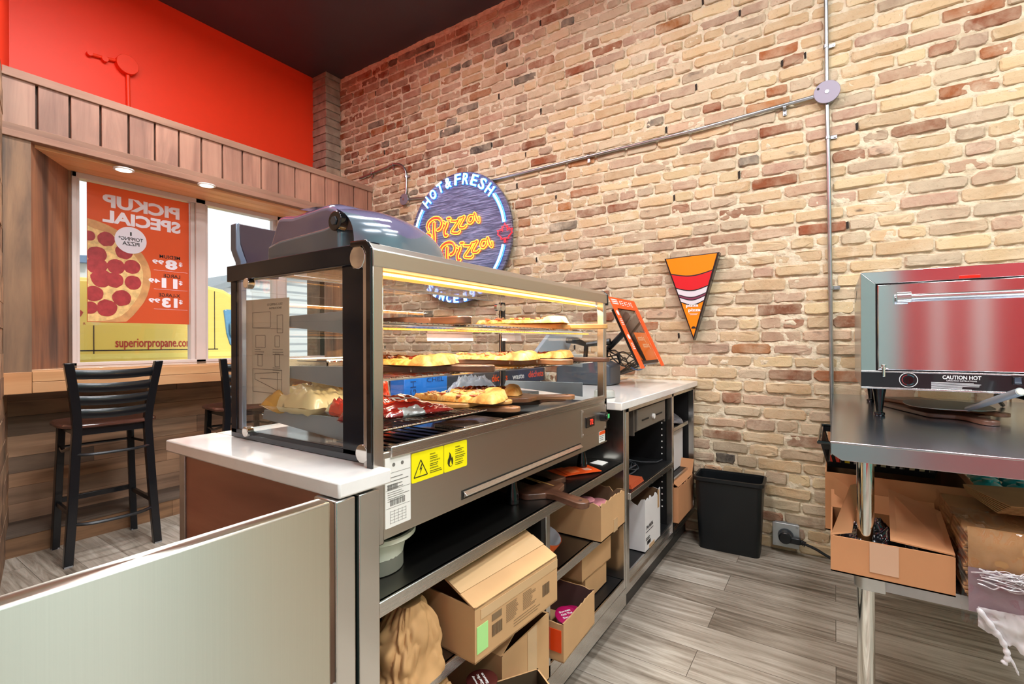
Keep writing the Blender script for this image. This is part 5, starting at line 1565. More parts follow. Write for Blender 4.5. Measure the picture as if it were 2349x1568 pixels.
# on the deck: tub, orange cards, card
t = thing('plastic_tub', 'cream plastic tub on the deck under the left end of the case', 'tub', (.74, .90, .698))
TUB = flat('cream_tub', '#d9dcc8', .35)
part('tub', MB().lathe([(.062, 0), (.078, .07), (.095, .075), (.098, .078), (.098, .088), (.090, .088), (.072, .06), (.058, .006), (.001, .005)], 40, 0, Matrix.Translation((.745, .885, .698))), TUB, t)
part('contents', MB().cyl((.745, .885, .70), (.745, .885, .762), .070, n=30), flat('tub_inside', '#77776a', .7), t)
gc = 'orange menu cards on the deck'
for k in range(4):
    x, y = 1.66 + k * .022, .90 - k * .02
    a = R(-18 - k * 5)
    Mx = Matrix.Translation((x, y, .699 + k * .0022)) @ Matrix.Rotation(a, 4, 'Z')
    mb = MB(); mb.box(-.075, .075, -.05, .05, 0, .0016, 0, Mx)
    t = solo('menu_card', mb, ORG, ['lowest orange menu card in the fan on the deck', 'second orange menu card in the fan', 'third orange menu card in the fan', 'top orange menu card of the fan on the deck'][k], 'card', gc)
    mb = MB(); mb.box(.02, .05, -.02, .01, .0016, .002, 0, Mx); mb.box(-.05, -.01, -.03, .02, .0016, .0019, 1, Mx)
    o = part('print', mb, [flat('card_print', '#f3b296', .6), flat('card_print2', '#f7793f', .6)], t); o.matrix_parent_inverse = Matrix.Translation(t.location).inverted()
mb = MB(); mb.prism([(1.865, .80, .699), (1.93, .80, .699), (1.94, .85, .699), (1.875, .86, .699)], (0, 0, .0012)); solo('paper_slip', mb, PAPER, 'white paper slip on the deck below the case right end', 'paper slip')

# ================================================================== waste bin and socket
t = thing('waste_bin', 'rectangular black plastic waste bin against the brick wall', 'waste bin', (3.07, .515, 0), R(2.5))
def rr_(cx, cy, hx_, hy_, r, z, n=6):
    p = []
    for sx, sy, a0 in ((1, 1, 0), (-1, 1, 90), (-1, -1, 180), (1, -1, 270)):
        for k in range(n + 1):
            a = R(a0 + 90 * k / n); p.append((cx + sx * (hx_ - r) + r * math.cos(a), cy + sy * (hy_ - r) + r * math.sin(a), z))
    return p
def loft(mb, rings, cap0=True, cap1=False):
    n = len(rings[0]); vs = [p for r in rings for p in r]; fs = []
    for j in range(len(rings) - 1):
        for i in range(n): fs.append((j * n + i, j * n + (i + 1) % n, (j + 1) * n + (i + 1) % n, (j + 1) * n + i))
    if cap0: fs.append(list(range(n))[::-1])
    if cap1: fs.append([(len(rings) - 1) * n + i for i in range(n)])
    mb.add(vs, fs)
mb = MB()
loft(mb, [rr_(0, 0, .088, .160, .03, 0), rr_(0, 0, .105, .178, .03, .40), rr_(0, 0, .105, .178, .03, .41), rr_(0, 0, .100, .173, .028, .41), rr_(0, 0, .083, .155, .028, .008)], True, True)
BIN = flat('bin_black', '#101417', .38, bmp=.08, bs=300)
part('bin_body', mb, BIN, t, local=True)
mb = MB(); loft(mb, [rr_(0, 0, .106, .179, .03, .392), rr_(0, 0, .114, .187, .034, .40), rr_(0, 0, .114, .187, .034, .418), rr_(0, 0, .102, .175, .028, .420), rr_(0, 0, .100, .173, .028, .40)], False, False)
part('rolled_rim', mb, BIN, t, local=True)
t = thing('power_outlet', 'grey metal outlet plate with a heavy black plug low on the brick wall', 'outlet', (3.18, .235, .04))
part('box', MB().box(3.155, 3.21, .175, .295, .045, .165), flat('box_grey', '#8f9393', .5, .4), t, .004)
part('plate', MB().box(3.148, 3.155, .168, .302, .038, .172), flat('plate_grey', '#b3b7b8', .35, .5), t, .006, seg=3)
for y, z in ((.29, .16), (.18, .05), (.18, .16), (.29, .05)): part('screw', MB().cyl((3.146, y, z), (3.149, y, z), .005, n=12), GALV, t)
part('socket', MB().cyl((3.144, .235, .105), (3.15, .235, .105), .04, n=32), flat('socket_grey', '#4c5256', .4), t)
t = thing('plug', 'heavy black plug in the wall outlet with its cord running right', 'plug', (3.12, .23, .08))
mb = MB(); mb.cyl((3.095, .235, .105), (3.144, .235, .105), .032, .036, n=24); mb.box(3.10, 3.135, .16, .24, .08, .115)
part('plug_body', mb, BLKM, t, .006, seg=3)
mb = MB(); mb.cyl((3.118, .165, .095), (3.118, .14, .088), .014, .009, n=14)
for k in range(3): mb.cyl((3.118, .158 - k * .008, .094 - k * .003), (3.118, .155 - k * .008, .093 - k * .003), .0155, n=14)
part('strain_relief', mb, BLK, t)
mb = MB(); mb.tube(smoothpts([(3.118, .145, .089), (3.11, .09, .075), (3.10, .03, .05), (3.09, -.06, .02), (3.08, -.3, .012), (3.08, -.6, .012)], 8), .0075, 10)
part('cord', mb, BLK, t)

# ================================================================== conduits
def strap(mb, c, vert):
    c = Vector(c)
    if vert: mb.cyl(c - Vector((0, 0, .008)), c + Vector((0, 0, .008)), .0145, n=16); mb.box(c.x + .005, c.x + .012, c.y - .042, c.y - .01, c.z - .009, c.z + .009); mb.cyl((c.x + .001, c.y - .033, c.z), (c.x + .006, c.y - .033, c.z), .005, n=10)
    else: mb.cyl(c - Vector((0, .008, 0)), c + Vector((0, .008, 0)), .0145, n=16); mb.box(c.x + .005, c.x + .012, c.y - .009, c.y + .009, c.z - .042, c.z - .01); mb.cyl((c.x + .001, c.y, c.z - .033), (c.x + .006, c.y, c.z - .033), .005, n=10)
XC = 3.183
def C_(u, v): return on(u, v, x=XC)
def conduit(label, pts, straps, r=.0105, loc=None):
    t = thing('conduit', label, 'conduit', pts[0])
    mb = MB(); mb.tube(pts, r, 14); part('pipe', mb, GALV, t)
    for c, vert in straps:
        m_ = MB(); strap(m_, c, vert); part('strap', m_, GALV, t)
    return t
jb = C_(1897, 214)
conduit('upper vertical steel conduit running from the round junction box to the ceiling', [jb + Vector((0, 0, .03)), Vector((XC, C_(1893, 0).y, 3.95))], [(C_(1895, 107), True)])
bot = C_(1911, 1190)
jog = C_(1905, 900)
conduit('lower vertical steel conduit running from the junction box down behind the table', smoothpts([jb - Vector((0, 0, .03)), C_(1901, 400), C_(1905, 660), C_(1908, 900), C_(1910, 1100), Vector((XC, bot.y, .03))], 5), [(C_(1899, 316), True), (C_(1906, 660), True)])
sl = [jb + Vector((0, .03, 0)), C_(1600, 297), C_(1340, 361), C_(1175, 402), C_(1140, 411), C_(1095, 422)]
conduit('long steel conduit sloping left from the junction box to behind the neon sign', sl, [(C_(1800, 247), False), (C_(1350, 358), False)])
def jbox(c, label, r=.058):
    t = thing('junction_box', label, 'junction box', c)
    c = Vector(c)
    part('box', MB().cyl((3.195, c.y, c.z), (3.165, c.y, c.z), r * .93, n=36), GALV, t, .002)
    part('cover', MB().cyl((3.165, c.y, c.z), (3.160, c.y, c.z), r, n=36), flat('cover_mauve_steel', '#8b8490', .5, .5), t, .0015)
    part('screw', MB().cyl((3.1605, c.y + r * .65, c.z + r * .4), (3.158, c.y + r * .65, c.z + r * .4), .006, n=12), INK, t)
    part('screw', MB().cyl((3.1605, c.y, c.z), (3.157, c.y, c.z), .01, n=12), GALV, t)
jbox(jb, 'large round junction box where three conduits meet, high on the brick wall', .062)
j2 = C_(930, 458)
jbox(j2, 'small round junction box left of the neon sign', .052)
conduit('bent steel conduit curving from the wood valance down to the small junction box', smoothpts([Vector((XC, j2.y, j2.z + .03)), C_(932, 425), C_(931, 396), C_(922, 380), C_(905, 376), C_(885, 385), C_(855, 397), C_(825, 409)], 6), [(C_(931, 405), True), (C_(901, 378), False), (C_(852, 397), False)])
conduit('short steel conduit from the small junction box to the neon sign', [j2 - Vector((0, .03, 0)), C_(985, 452)], [])

# the painted-over conduit on the red wall
PY = 4.47
def Rr(u, v): return on(u, v, y=PY)
t = thing('junction_box', 'round red painted-over junction box and conduit on the red wall above the window', 'junction box', Rr(288, 150))
c = Rr(290, 150)
part('cover', MB().cyl((c.x, 4.44, c.z), (c.x, 4.495, c.z), .07, n=32), REDP, t, .003)
mb = MB(); mb.tube([Rr(293, 165), Rr(295, 250)], .013, 10); part('pipe', mb, REDP, t)
mb = MB(); mb.tube([Rr(280, 142), Rr(240, 133), Rr(205, 123)], .011, 10); part('pipe', mb, REDP, t)
mb = MB(); q = Rr(205, 123); mb.cyl((q.x, 4.455, q.z), (q.x, 4.495, q.z), .017, n=12); q = Rr(240, 136); mb.cyl((q.x, 4.455, q.z), (q.x, 4.495, q.z), .02, n=12); part('strap', mb, REDP, t)

# ================================================================== pennant
t = thing('pennant_sign', 'triangular orange slice-shaped sign with black edge on the brick wall', 'sign', (3.16, .75, 1.23))
XP = 3.135
A = on(1526, 593, x=XP); Bp = on(1647, 578, x=XP); Cp = on(1591, 776, x=XP)
part('backing', MB().prism([A + Vector((0, .006, .0)), Bp - Vector((0, .008, .0)), Cp - Vector((0, 0, .012))], (.058, 0, 0)), flat('pennant_edge', '#1d1418', .3, coat=.4), t, .002)
def inset(P3, k):
    g = sum(P3, Vector()) / 3
    return [g + (p - g) * k for p in P3]
tri = inset([A, Bp, Cp], .965)
ORP = flat('pennant_orange', '#f58410', .3, coat=.3)
part('face', MB().prism([p - Vector((.0025, 0, 0)) for p in tri], (.002, 0, 0)), ORP, t)
def tp(a, b, d=.003):      # a: 0 left..1 right on the top edge, b: 0 top..1 tip
    l = tri[0].lerp(tri[2], b); r = tri[1].lerp(tri[2], b)
    return l.lerp(r, a) - Vector((d, 0, 0))
# plain curved bands stand in for the printed figure
def band(b0, b1, bow, m_, nm, d, a0=0, a1=1):
    q = [tp(a0 + (a1 - a0) * k / 14, b0 + bow * math.sin(k / 14 * math.pi), d) for k in range(15)] + [tp(a1 - (a1 - a0) * k / 14, b1 + bow * math.sin(k / 14 * math.pi), d) for k in range(15)]
    part(nm, MB().prism(q, (.0006, 0, 0)), m_, t)
KRED = flat('pennant_red', '#d0202a', .3, coat=.3); KWH = flat('pennant_white', '#d4d0d6', .3, coat=.3); KPU = flat('pennant_plum', '#7a3a52', .3, coat=.3)
band(.19, .57, .045, INK, 'black_band', .0028)
band(.205, .375, .045, KRED, 'red_band', .0034)
band(.39, .46, .045, KWH, 'white_band', .0034)
band(.472, .495, .045, KPU, 'plum_band', .0034)
band(.507, .555, .045, KWH, 'white_band', .0034)
mb = MB()
p = on(1574, 706, x=XP - .004); text(mb, 'pizza', p, (0, -1, 0), (0, 0, 1), .073, .024, d=.0006, bold=.035)
p = on(1579, 716.5, x=XP - .004); text(mb, 'pizza', p, (0, -1, 0), (0, 0, 1), .073, .024, d=.0006, bold=.035)
for v_, u0, u1 in ((719.5, 1580, 1601), (722, 1583, 1599)):
    a, b = on(u0, v_, x=XP - .004), on(u1, v_ - 1, x=XP - .004); mb.box(a.x, a.x + .0006, b.y, a.y, a.z, a.z + .002)
part('lettering', mb, WPL, t)
q = on(1591, 753, x=XP - .004); part('tip_mark', MB().prism([q + Vector((0, .014 * math.cos(k * math.pi / 10), .014 * math.sin(k * math.pi / 10))) for k in range(11)], (.0006, 0, 0)), INK, t)

# ================================================================== neon sign
XN = 3.13
cN = Vector((XN, 2.635, 2.085)); RN = .548
t = thing('neon_sign', 'round dark neon sign with yellow script and blue-white ring lettering on the brick wall', 'neon sign', (XN + .03, cN.y, cN.z - RN))
m, N, L, B = nt('brushed_dark_wood')
n1 = noi(N, L, coords(N, L, (1, 5, 130), (R(-14), 0, 0)), 1, 5, .7, .4)
L.new(ramp(N, L, n1, [(.3, '#12141f'), (.46, '#3a3d55'), (.58, '#6e6e88'), (.7, '#a9a4b8')]), B.inputs['Base Color'])
B.inputs['Roughness'].default_value = .28; B.inputs['Coat Weight'].default_value = .4
part('disc', MB().cyl((XN + .03, cN.y, cN.z), (XN + .004, cN.y, cN.z), RN, n=96), m, t, .002, smooth=40)
part('standoff', MB().cyl((XN + .03, cN.y, cN.z + .3), (3.2, cN.y, cN.z + .3), .02, n=14), GALV, t)
part('standoff', MB().cyl((XN + .03, cN.y, cN.z - .3), (3.2, cN.y, cN.z - .3), .02, n=14), GALV, t)
NB = flat('neon_blue_white', '#b9dcff', .4, emit=3.2)
NBL = flat('neon_blue_halo', '#3f86ff', .4, emit=2.6)
NY = flat('neon_yellow', '#ffc928', .4, emit=3.2)
NR = flat('neon_red_fill', '#ff2a12', .4, emit=2.6)
NRR = flat('neon_red', '#ff1c22', .4, emit=2.6)
def polar(r, a, d=0): return Vector((XN - d, cN.y - r * math.sin(a), cN.z + r * math.cos(a)))   # a clockwise from the top as seen
def ang(u, v):
    p = on(u, v, x=XN); return math.atan2(-(p.y - cN.y), p.z - cN.z)
def arcring(a0, a1, r, nm='ring_tube'):
    n = 24
    mb = MB(); mb.tube([polar(r, a0 + (a1 - a0) * k / n, .012) for k in range(n + 1)], .0085, 8); part(nm, mb, NB, t)
    mb = MB(); mb.tube([polar(r - .016, a0 + (a1 - a0) * k / n, .003) for k in range(n + 1)], .004, 6)
    mb.tube([polar(r + .014, a0 + (a1 - a0) * k / n, .003) for k in range(n + 1)], .004, 6); part('ring_glow', mb, NBL, t)
a1 = ang(1131, 440); a2 = ang(1159, 510); a3 = ang(1158, 560); a4 = ang(1143, 613)
RR = .487
arcring(R(52), R(82), RR); arcring(R(103), R(136), RR); arcring(R(-86), R(-53), RR); arcring(R(-135), R(-108), RR)
def letters(s_, a0, a1, r, h, flip=False, bold=.0):
    n = len(s_)
    for k, ch in enumerate(s_):
        if ch == ' ': continue
        a = a0 + (a1 - a0) * k / (n - 1)
        rad = Vector((0, -math.sin(a), math.cos(a))); tan = Vector((0, -math.cos(a), -math.sin(a)))
        if flip: rad, tan = -rad, -tan
        base = polar(r, a, .010) - rad * h / 2
        w = h * (.42 if ch in '1I' else .72)
        al, ah = MB(), MB()
        text(al, ch, base - tan * w / 2, tan, rad, w, h, d=.006, bold=bold)
        text(ah, ch, base - tan * w * .56 - rad * h * .06 + Vector((.006, 0, 0)), tan, rad, w * 1.12, h * 1.12, d=.002, bold=bold + .03)
        lo_ = part('ring_letter', al, NB, t); part('letter_glow', ah, NBL, lo_)
for ch, dg in zip('HOT&FRESH', (-44, -33, -22, -11, 1.5, 12, 23, 34, 45)): letters(ch + ' ', R(dg), R(dg), RR, .085)
for ch, dg in zip('SINCE1967', (217, 208, 199, 190, 181, 170, 161, 152, 143)): letters(ch + ' ', R(dg), R(dg), RR + .02, .068, True)
def leaf(u, v, r):
    p = on(u, v, x=XN - .01)
    sh = [(0, 1), (.18, .62), (.34, .70), (.28, .22), (.56, .45), (.62, .32), (.92, .36), (.80, .10), (.90, -.02), (.42, -.42), (.48, -.58), (.06, -.50), (.06, -.95)]
    pts = [p + Vector((0, -a * r, b * r)) for a, b in sh] + [p + Vector((0, a * r, b * r)) for a, b in sh[::-1]][:-1]
    mb = MB(); mb.tube(pts, .0042, 6, closed=True); part('maple_leaf_tube', mb, NRR, t)
leaf(1158, 534, .078); leaf(952, 560, .078)
# the script, traced stroke by stroke on the face of the disc
def S(pts, w=.0105, dbl=True):
    P3 = [on(800 + a / 4.3556, 360 + b / 4.3556, x=XN - .008) for a, b in pts]
    sm_ = smoothpts(P3, 7)
    L_, Rg = [], []
    for i, p in enumerate(sm_):
        d = (sm_[min(i + 1, len(sm_) - 1)] - sm_[max(i - 1, 0)])
        if d.length < 1e-6: d = Vector((0, 0, 1))
        d.normalize(); n_ = Vector((0, -d.z, d.y))
        L_.append(p + n_ * w); Rg.append(p - n_ * w)
    e0 = sm_[0] - (sm_[1] - sm_[0]).normalized() * w; e1 = sm_[-1] + (sm_[-1] - sm_[-2]).normalized() * w
    mb = MB(); mb.tube(L_ + [e1] + Rg[::-1] + [e0], .0036, 6, closed=True); part('script_outline', mb, NY, t)
    mb = MB()
    mb.tube([p + Vector((.006, 0, 0)) for p in sm_], w * 1.15, 6); part('script_fill', mb, NR, t)
def word(dx, dy, sc=1.0):
    T = lambda q: [(a * sc + dx, b * sc + dy) for a, b in q]
    S(T([(800, 735), (785, 700), (800, 650), (850, 612), (905, 615), (930, 660), (915, 710), (885, 730)]), .013)       # P bowl
    S(T([(852, 655), (850, 740), (855, 820), (845, 885), (800, 912), (750, 885), (742, 820), (780, 775), (815, 785), (812, 825), (785, 835)]), .013)
    S(T([(985, 655), (975, 690), (955, 740), (962, 785), (985, 780)]), .012)
    S(T([(925, 665), (945, 645), (962, 660)]), .009)
    S(T([(985, 615), (1015, 612)]), .011)
    S(T([(1020, 640), (1075, 640), (1100, 625), (1060, 690), (1025, 750), (1085, 760), (1110, 740)]), .010)   # z
    S(T([(1095, 615), (1130, 605), (1155, 595), (1125, 650), (1105, 700), (1150, 705), (1175, 680)]), .010)   # z
    S(T([(1250, 585), (1205, 590), (1190, 640), (1215, 660), (1245, 625), (1255, 560), (1275, 620), (1300, 650), (1300, 600)]), .010)  # a
word(0, 0); word(130, 245)
a = area('neon_glow', (XN - .12, cN.y, cN.z + .1), .9, .9, 2.6, (.6, .75, 1), (0, R(-90), 0)); a.parent = t; a.matrix_parent_inverse = Matrix.Translation(t.location).inverted()

# ================================================================== steel table
TX0, TX1, TY0, TY1, TZ = 1.66, 3.16, -.80, .012, .922
STT = steel('table_steel', '#c4d2e0', .2, 'y', .1)
STP = steel('table_apron_steel', '#b3adb2', .2, 'y', .06)
t = thing('steel_table', 'stainless prep table on chrome legs at the right against the brick wall', 'table', (2.4, -.4, 0))
part('tabletop', MB().box(TX0 + .004, TX1, TY0, TY1, TZ - .004, TZ), STT, t)
mb = MB()
mb.prism([(TX0, TY1, TZ), (TX0, TY0, TZ), (TX0, TY0, TZ - .052), (TX0, TY1 - .028, TZ - .052), (TX0, TY1, TZ - .034)], (.004, 0, 0))
mb.box(TX0, TX1, TY1 - .004, TY1, TZ - .04, TZ)
mb.tube([(TX0 + .003, TY1, TZ - .003), (TX0 + .003, TY0, TZ - .003)], .0042, 8)
part('apron', mb, STP, t, .0015)
for x in (TX0 + .085, TX1 - .08):
    for y in (TY1 - .085, TY0 + .085):
        l = part('leg', MB().cyl((x, y, 0.02), (x, y, TZ - .05), .0215, n=32), CHR, t)
        part('collar', MB().cyl((x, y, TZ - .062), (x, y, TZ - .052), .028, n=28), CHR, l)
        part('foot', MB().cyl((x, y, 0), (x, y, .03), .017, n=20), GALV, l)
SHZ = .535
GS = flat('shelf_galvanised', '#aeb0b3', .38, .8, var=.05, vs=15)
part('undershelf', MB().box(TX0 + .07, TX1 - .06, TY0 + .07, TY1 - .11, SHZ - .002, SHZ).box(TX0 + .068, TX0 + .072, TY0 + .07, TY1 - .10, SHZ - .038, SHZ), GS, t, .001)
for x in (TX0 + .085, TX1 - .08):
    for y in (TY1 - .085, TY0 + .085):
        mb = MB(); mb.cyl((x, y, SHZ - .042), (x, y, SHZ + .006), .0285, n=24)
        mb.box(x - .028, x + .02, y - .045 if y > -.4 else y, y if y > -.4 else y + .045, SHZ - .042, SHZ + .006)
        part('clamp', mb, flat('cast_clamp', '#c0c2c2', .3, .9), t, .003)

# ================================================================== oven
OX0, OX1, OY0, OY1, OZ0, OZ1 = 2.25, 2.93, -.74, -.082, 1.032, 1.465
t = thing('countertop_oven', 'stainless countertop pizza oven with long bar handle and black control strip', 'oven', (2.58, -.41, TZ))
SO = steel('oven_steel', '#d2cfd0', .11, 'z', .05); SOS = steel('oven_swirl_steel', '#c6c8c8', .24, 'y', .1)
part('body', MB().box(OX0 + .0045, OX1, OY0, OY1, OZ0, OZ1), SOS, t, .003)
fz0 = 1.098
fr = MB(); e = .045
fr.prism([(OX0 + .0045, OY1, OZ1), (OX0 + .0045, OY0, OZ1), (OX0, OY0 + e, OZ1 - e), (OX0, OY1 - e, OZ1 - e)], (-.004, 0, 0))
part('frame_top', fr, SO, t, .001)
fr = MB(); fr.prism([(OX0 + .0045, OY1, OZ1), (OX0, OY1 - e, OZ1 - e), (OX0, OY1 - e, fz0), (OX0 + .0045, OY1, fz0)], (-.004, 0, 0))
part('frame_side', fr, SOS, t, .001)
fr = MB(); fr.prism([(OX0 + .0045, OY0, OZ1), (OX0, OY0 + e, OZ1 - e), (OX0, OY0 + e, fz0), (OX0 + .0045, OY0, fz0)], (-.004, 0, 0))
part('frame_side', fr, SOS, t, .001)
part('door_gap', MB().box(OX0 + .002, OX0 + .012, OY0 + e - .004, OY1 - e + .004, fz0, OZ1 - e + .004), INK, t)
d = part('door', MB().box(OX0 - .010, OX0 + .004, OY0 + e + .004, OY1 - e - .005, fz0 + .004, OZ1 - e - .004), SO, t, .003)
hz = 1.362
mb = MB(); mb.cyl((OX0 - .06, OY1 - .135, hz), (OX0 - .06, OY0 + .135, hz), .0105, n=24); part('handle', mb, flat('satin_handle', '#d9d9da', .2, 1), d)
for y in (OY1 - .12, OY0 + .12):
    mb = MB(); mb.cyl((OX0 - .06, y + .018, hz), (OX0 - .06, y - .022, hz), .019, n=24); mb.cyl((OX0 - .06, y, hz), (OX0 - .008, y, hz), .015, n=20); part('handle_mount', mb, flat('satin_handle', '#d9d9da', .2, 1), d, .001)
pn_ = part('control_strip', MB().box(OX0 - .008, OX0 + .004, OY0, OY1, OZ0 + .006, fz0 - .004), flat('panel_black', '#0e0f13', .3, coat=.3), t, .001)
part('strip_edge', MB().box(OX0 - .010, OX0 + .004, OY0, OY1, OZ0, OZ0 + .006).box(OX0 - .010, OX0 + .004, OY0, OY1, fz0 - .005, fz0), ST, t, .001)
xp = OX0 - .0085; YL = (0, -1, 0)
c = on(2084, 871, x=xp)
mb = MB(); mb.tube([(xp, c.y + .0255 * math.cos(k * math.pi / 20), c.z + .0255 * math.sin(k * math.pi / 20)) for k in range(40)], .0011, 6, closed=True)
part('dial_ring', mb, WPL, pn_)
mb = MB(); mb.cyl((xp - .012, c.y, c.z), (xp, c.y, c.z), .0125, n=28); mb.box(xp - .018, xp - .01, c.y - .003, c.y + .003, c.z - .0125, c.z + .0125); part('dial', mb, BLKG, pn_)
mb = MB(); mr_ = MB()
for k in range(26):
    a = R(40 + k * 11); q = Vector((xp - .0006, c.y - .018 * math.cos(a), c.z + .018 * math.sin(a)))
    (mb if 5 < k < 20 else mr_).cyl(q, q + Vector((.0006, 0, 0)), .0011, n=6)
part('red_scale', mb, flat('dial_red', '#d8464e', .5), pn_, kind='stuff'); part('teal_scale', mr_, flat('dial_teal', '#58a9b5', .5), pn_, kind='stuff')
mb = MB()
def otext(s_, u0, u1, z, h, b_=0):
    p0_, p1_ = on(u0, 861, x=xp), on(u1, 861, x=xp); text(mb, s_, (xp, p0_.y, z), YL, UZ, p0_.y - p1_.y, h, d=.0005, bold=b_)
otext('CAUTION HOT', 2162, 2251, 1.0745, .0135, .02)
otext('OPERATING INSTRUCTIONS', 2171, 2241, 1.0672, .0045)
p0_, p1_ = on(2136, 861, x=xp), on(2255, 861, x=xp)
lines(mb, (xp, p0_.y, 1.0615), YL, UZ, p0_.y - p1_.y, 7, .0037, .0013)
p = on(2324, 858, x=xp); text(mb, 'POWER', p, YL, UZ, .014, .0022, d=.0004); p = on(2329, 860.5, x=xp); text(mb, 'ON', p, YL, UZ, .006, .002, d=.0004)
part('white_lettering', mb, WPL, pn_)
q = on(2334, 873, x=xp)
mb = MB(); mb.box(xp - .004, xp, q.y - .012, q.y + .012, q.z - .013, q.z + .013); part('switch_bezel', mb, BLKM, pn_, .001)
mb = MB(); mb.prism([(xp - .004, q.y - .008, q.z - .010), (xp - .010, q.y - .008, q.z - .008), (xp - .006, q.y - .008, q.z), (xp - .0065, q.y - .008, q.z + .010), (xp - .004, q.y - .008, q.z + .010)], (0, .016, 0)); part('rocker_switch', mb, flat('rocker_grey', '#3b4654', .3), pn_)
q = on(2224, 634, x=OX0 - .002)
part('signal_lamp', MB().box(OX0 - .006, OX0 + .006, q.y - .027, q.y + .027, q.z - .005, q.z + .005), flat('signal_red', '#c02014', .25, emit=.5), t, .001)
q = on(2027, 846, x=OX0 - .014)
mb = MB(); mb.tube([q + Vector((0, .012, .004)), q + Vector((0, -.014, 0))], .0035, 8); mb.tube([q + Vector((-.004, 0, .014)), q + Vector((-.004, 0, -.028))], .0048, 10); mb.cyl(q + Vector((-.004, 0, .008)), q + Vector((-.004, 0, .016)), .0075, n=14)
part('latch', mb, CHR, t, .0008)
for x in (OX0 + .085, OX1 - .10):
    for y in (OY1 - .06, OY0 + .06):
        part('leg', MB().lathe([(.0, 0), (.016, .0), (.018, .003), (.018, .012), (.012, .014), (.011, .02), (.019, .085), (.024, .11)], 24, 0, Matrix.Translation((x, y, TZ))), BLKG, t)
mb = MB(); 
for k in range(7): mb.cyl((OX1 - .3 + k * .018, OY1 + .001, OZ1 - .04 - k * .006), (OX1 - .3 + k * .018, OY1 - .002, OZ1 - .04 - k * .006), .004, n=8)
part('side_vent', mb, INK, t)
mb = MB(); mb.tube(smoothpts([Vector((2.9, -.60, .93)), Vector((2.75, -.55, .985)), Vector((2.6, -.56, 1.0)), Vector((2.45, -.62, .985))], 6), .008, 8)
part('power_cord', mb, BLK, t)

# boards and the pizza peel under the oven
bg_ = 'paddle boards on the steel table'
b = board('long dark paddle board on the steel table, leaning up at the back under the oven', (2.30, -.44), 197, TZ + .001, .42, .2, .16, WALD, .016)
b.rotation_euler = (0, 0, R(-159)) ; b.location = (2.235, -.445, TZ + .001)
b2_ = board('second dark paddle board under the oven, lying on the first', (2.36, -.50), -150, TZ + .0175, .38, .18, .14, WAL, .014)
t = thing('pizza_peel', 'aluminium pizza peel on the boards, tube handle pointing at the camera', 'pizza peel', (2.45, -.42, .955))
mb = MB()
pts = []
for k in range(30):
    a = 2 * math.pi * k / 30
    pts.append((2.50 + .17 * math.copysign(abs(math.cos(a)) ** .7, math.cos(a)), -.36 + .13 * math.copysign(abs(math.sin(a)) ** .8, math.sin(a)), .958))
mb.prism(pts, (0, 0, .0022)); part('blade', mb, flat('peel_aluminium', '#9a9c9c', .35, .9), t)
p0 = Vector((2.345, -.395, .964)); p1 = on(2341, 898, x=2.08)
mb = MB(); mb.cyl(p0, p1, .0095, .0125, n=20); part('handle', mb, flat('peel_tube', '#b4b8bc', .4, .8), t)
mb = MB(); dd_ = (p1 - p0).normalized(); mb.cyl(p1, p1 + dd_ * .002, .0095, n=20); part('end_plug', mb, flat('cream_plug', '#dcd8bd', .5), t)

# ================================================================== below the table
t = thing('plastic_crate', 'black slotted crate of small packets wedged under the tabletop', 'crate', (2.5, -.17, .70))
cz0, cz1 = .745, .832
mb = MB()
ya, yb = .045, -.30
xa, xb = 2.12, 2.55
def frus(k): return [(xa + .02 * (1 - k), ya - .022 * (1 - k)), (xb, ya - .022 * (1 - k)), (xb, yb + .022 * (1 - k)), (xa + .02 * (1 - k), yb + .022 * (1 - k))]
lo_, hi_ = frus(0), frus(1)
for i in range(4):
    a, b = lo_[i], lo_[(i + 1) % 4]; c_, d_ = hi_[(i + 1) % 4], hi_[i]
    A0, B0, C0, D0 = Vector((*a, cz0)), Vector((*b, cz0)), Vector((*c_, cz1)), Vector((*d_, cz1))
    n_ = (B0 - A0).cross(D0 - A0).normalized() * .003
    def pq(u, v): return (A0.lerp(B0, u)).lerp(D0.lerp(C0, u), v)
    for (u0, v0, u1, v1) in ((0, 0, 1, .22), (0, .75, 1, 1)): mb.prism([pq(u0, v0), pq(u1, v0), pq(u1, v1), pq(u0, v1)], n_)
    k = 12
    for j in range(k + 1):
        u0 = max(0, j / k - .018); u1 = min(1, j / k + .018); mb.prism([pq(u0, .2), pq(u1, .2), pq(u1, .78), pq(u0, .78)], n_)
mb.prism([(p[0], p[1], cz0) for p in lo_], (0, 0, .003))
part('basket', mb, BLK, t)
mb = MB(); mb.tube([(p[0] - (.006 if p[0] < 2.3 else 0), p[1] + (.006 if p[1] > 0 else -.006), cz1 + .004) for p in hi_], .0065, 8, closed=True); part('rim', mb, BLKG, t)
cgs = [('#e5c81e', 'yellow'), ('#d83a1e', 'red'), ('#cfcac0', 'pale'), ('#cdbf8f', 'cream')]
for k in range(8):
    y = .0 - k * .036
    mb = MB(); mb.box(2.145, 2.19, y - .015, y + .015, cz0 + .004, cz0 + .066)
    cc, nm = cgs[[1, 0, 2, 3, 3, 2, 3, 3][k]]
    solo('sauce_packet', mb, flat('packet_' + nm, cc, .35, coat=.3), 'small %s packet in the black crate, number of places from its left end: %s' % (nm, ['first', 'second', 'third', 'fourth', 'fifth', 'sixth', 'seventh', 'last'][k]), 'packet', 'packets in the black crate', bevel=.003)
def PB(u, v, x): return on(u, v, x=x)
# tall cardboard box at the back carrying the crate
obox('cardboard_box', 'tall tan box at the back of the undershelf, carrying the black crate', 2.06, 2.62, -.36, .03, SHZ + .001, .742, CARDR, 0, seed=21, flaps=(('f', .02, 90), ('r', .06, 80)), inner=CARDD)
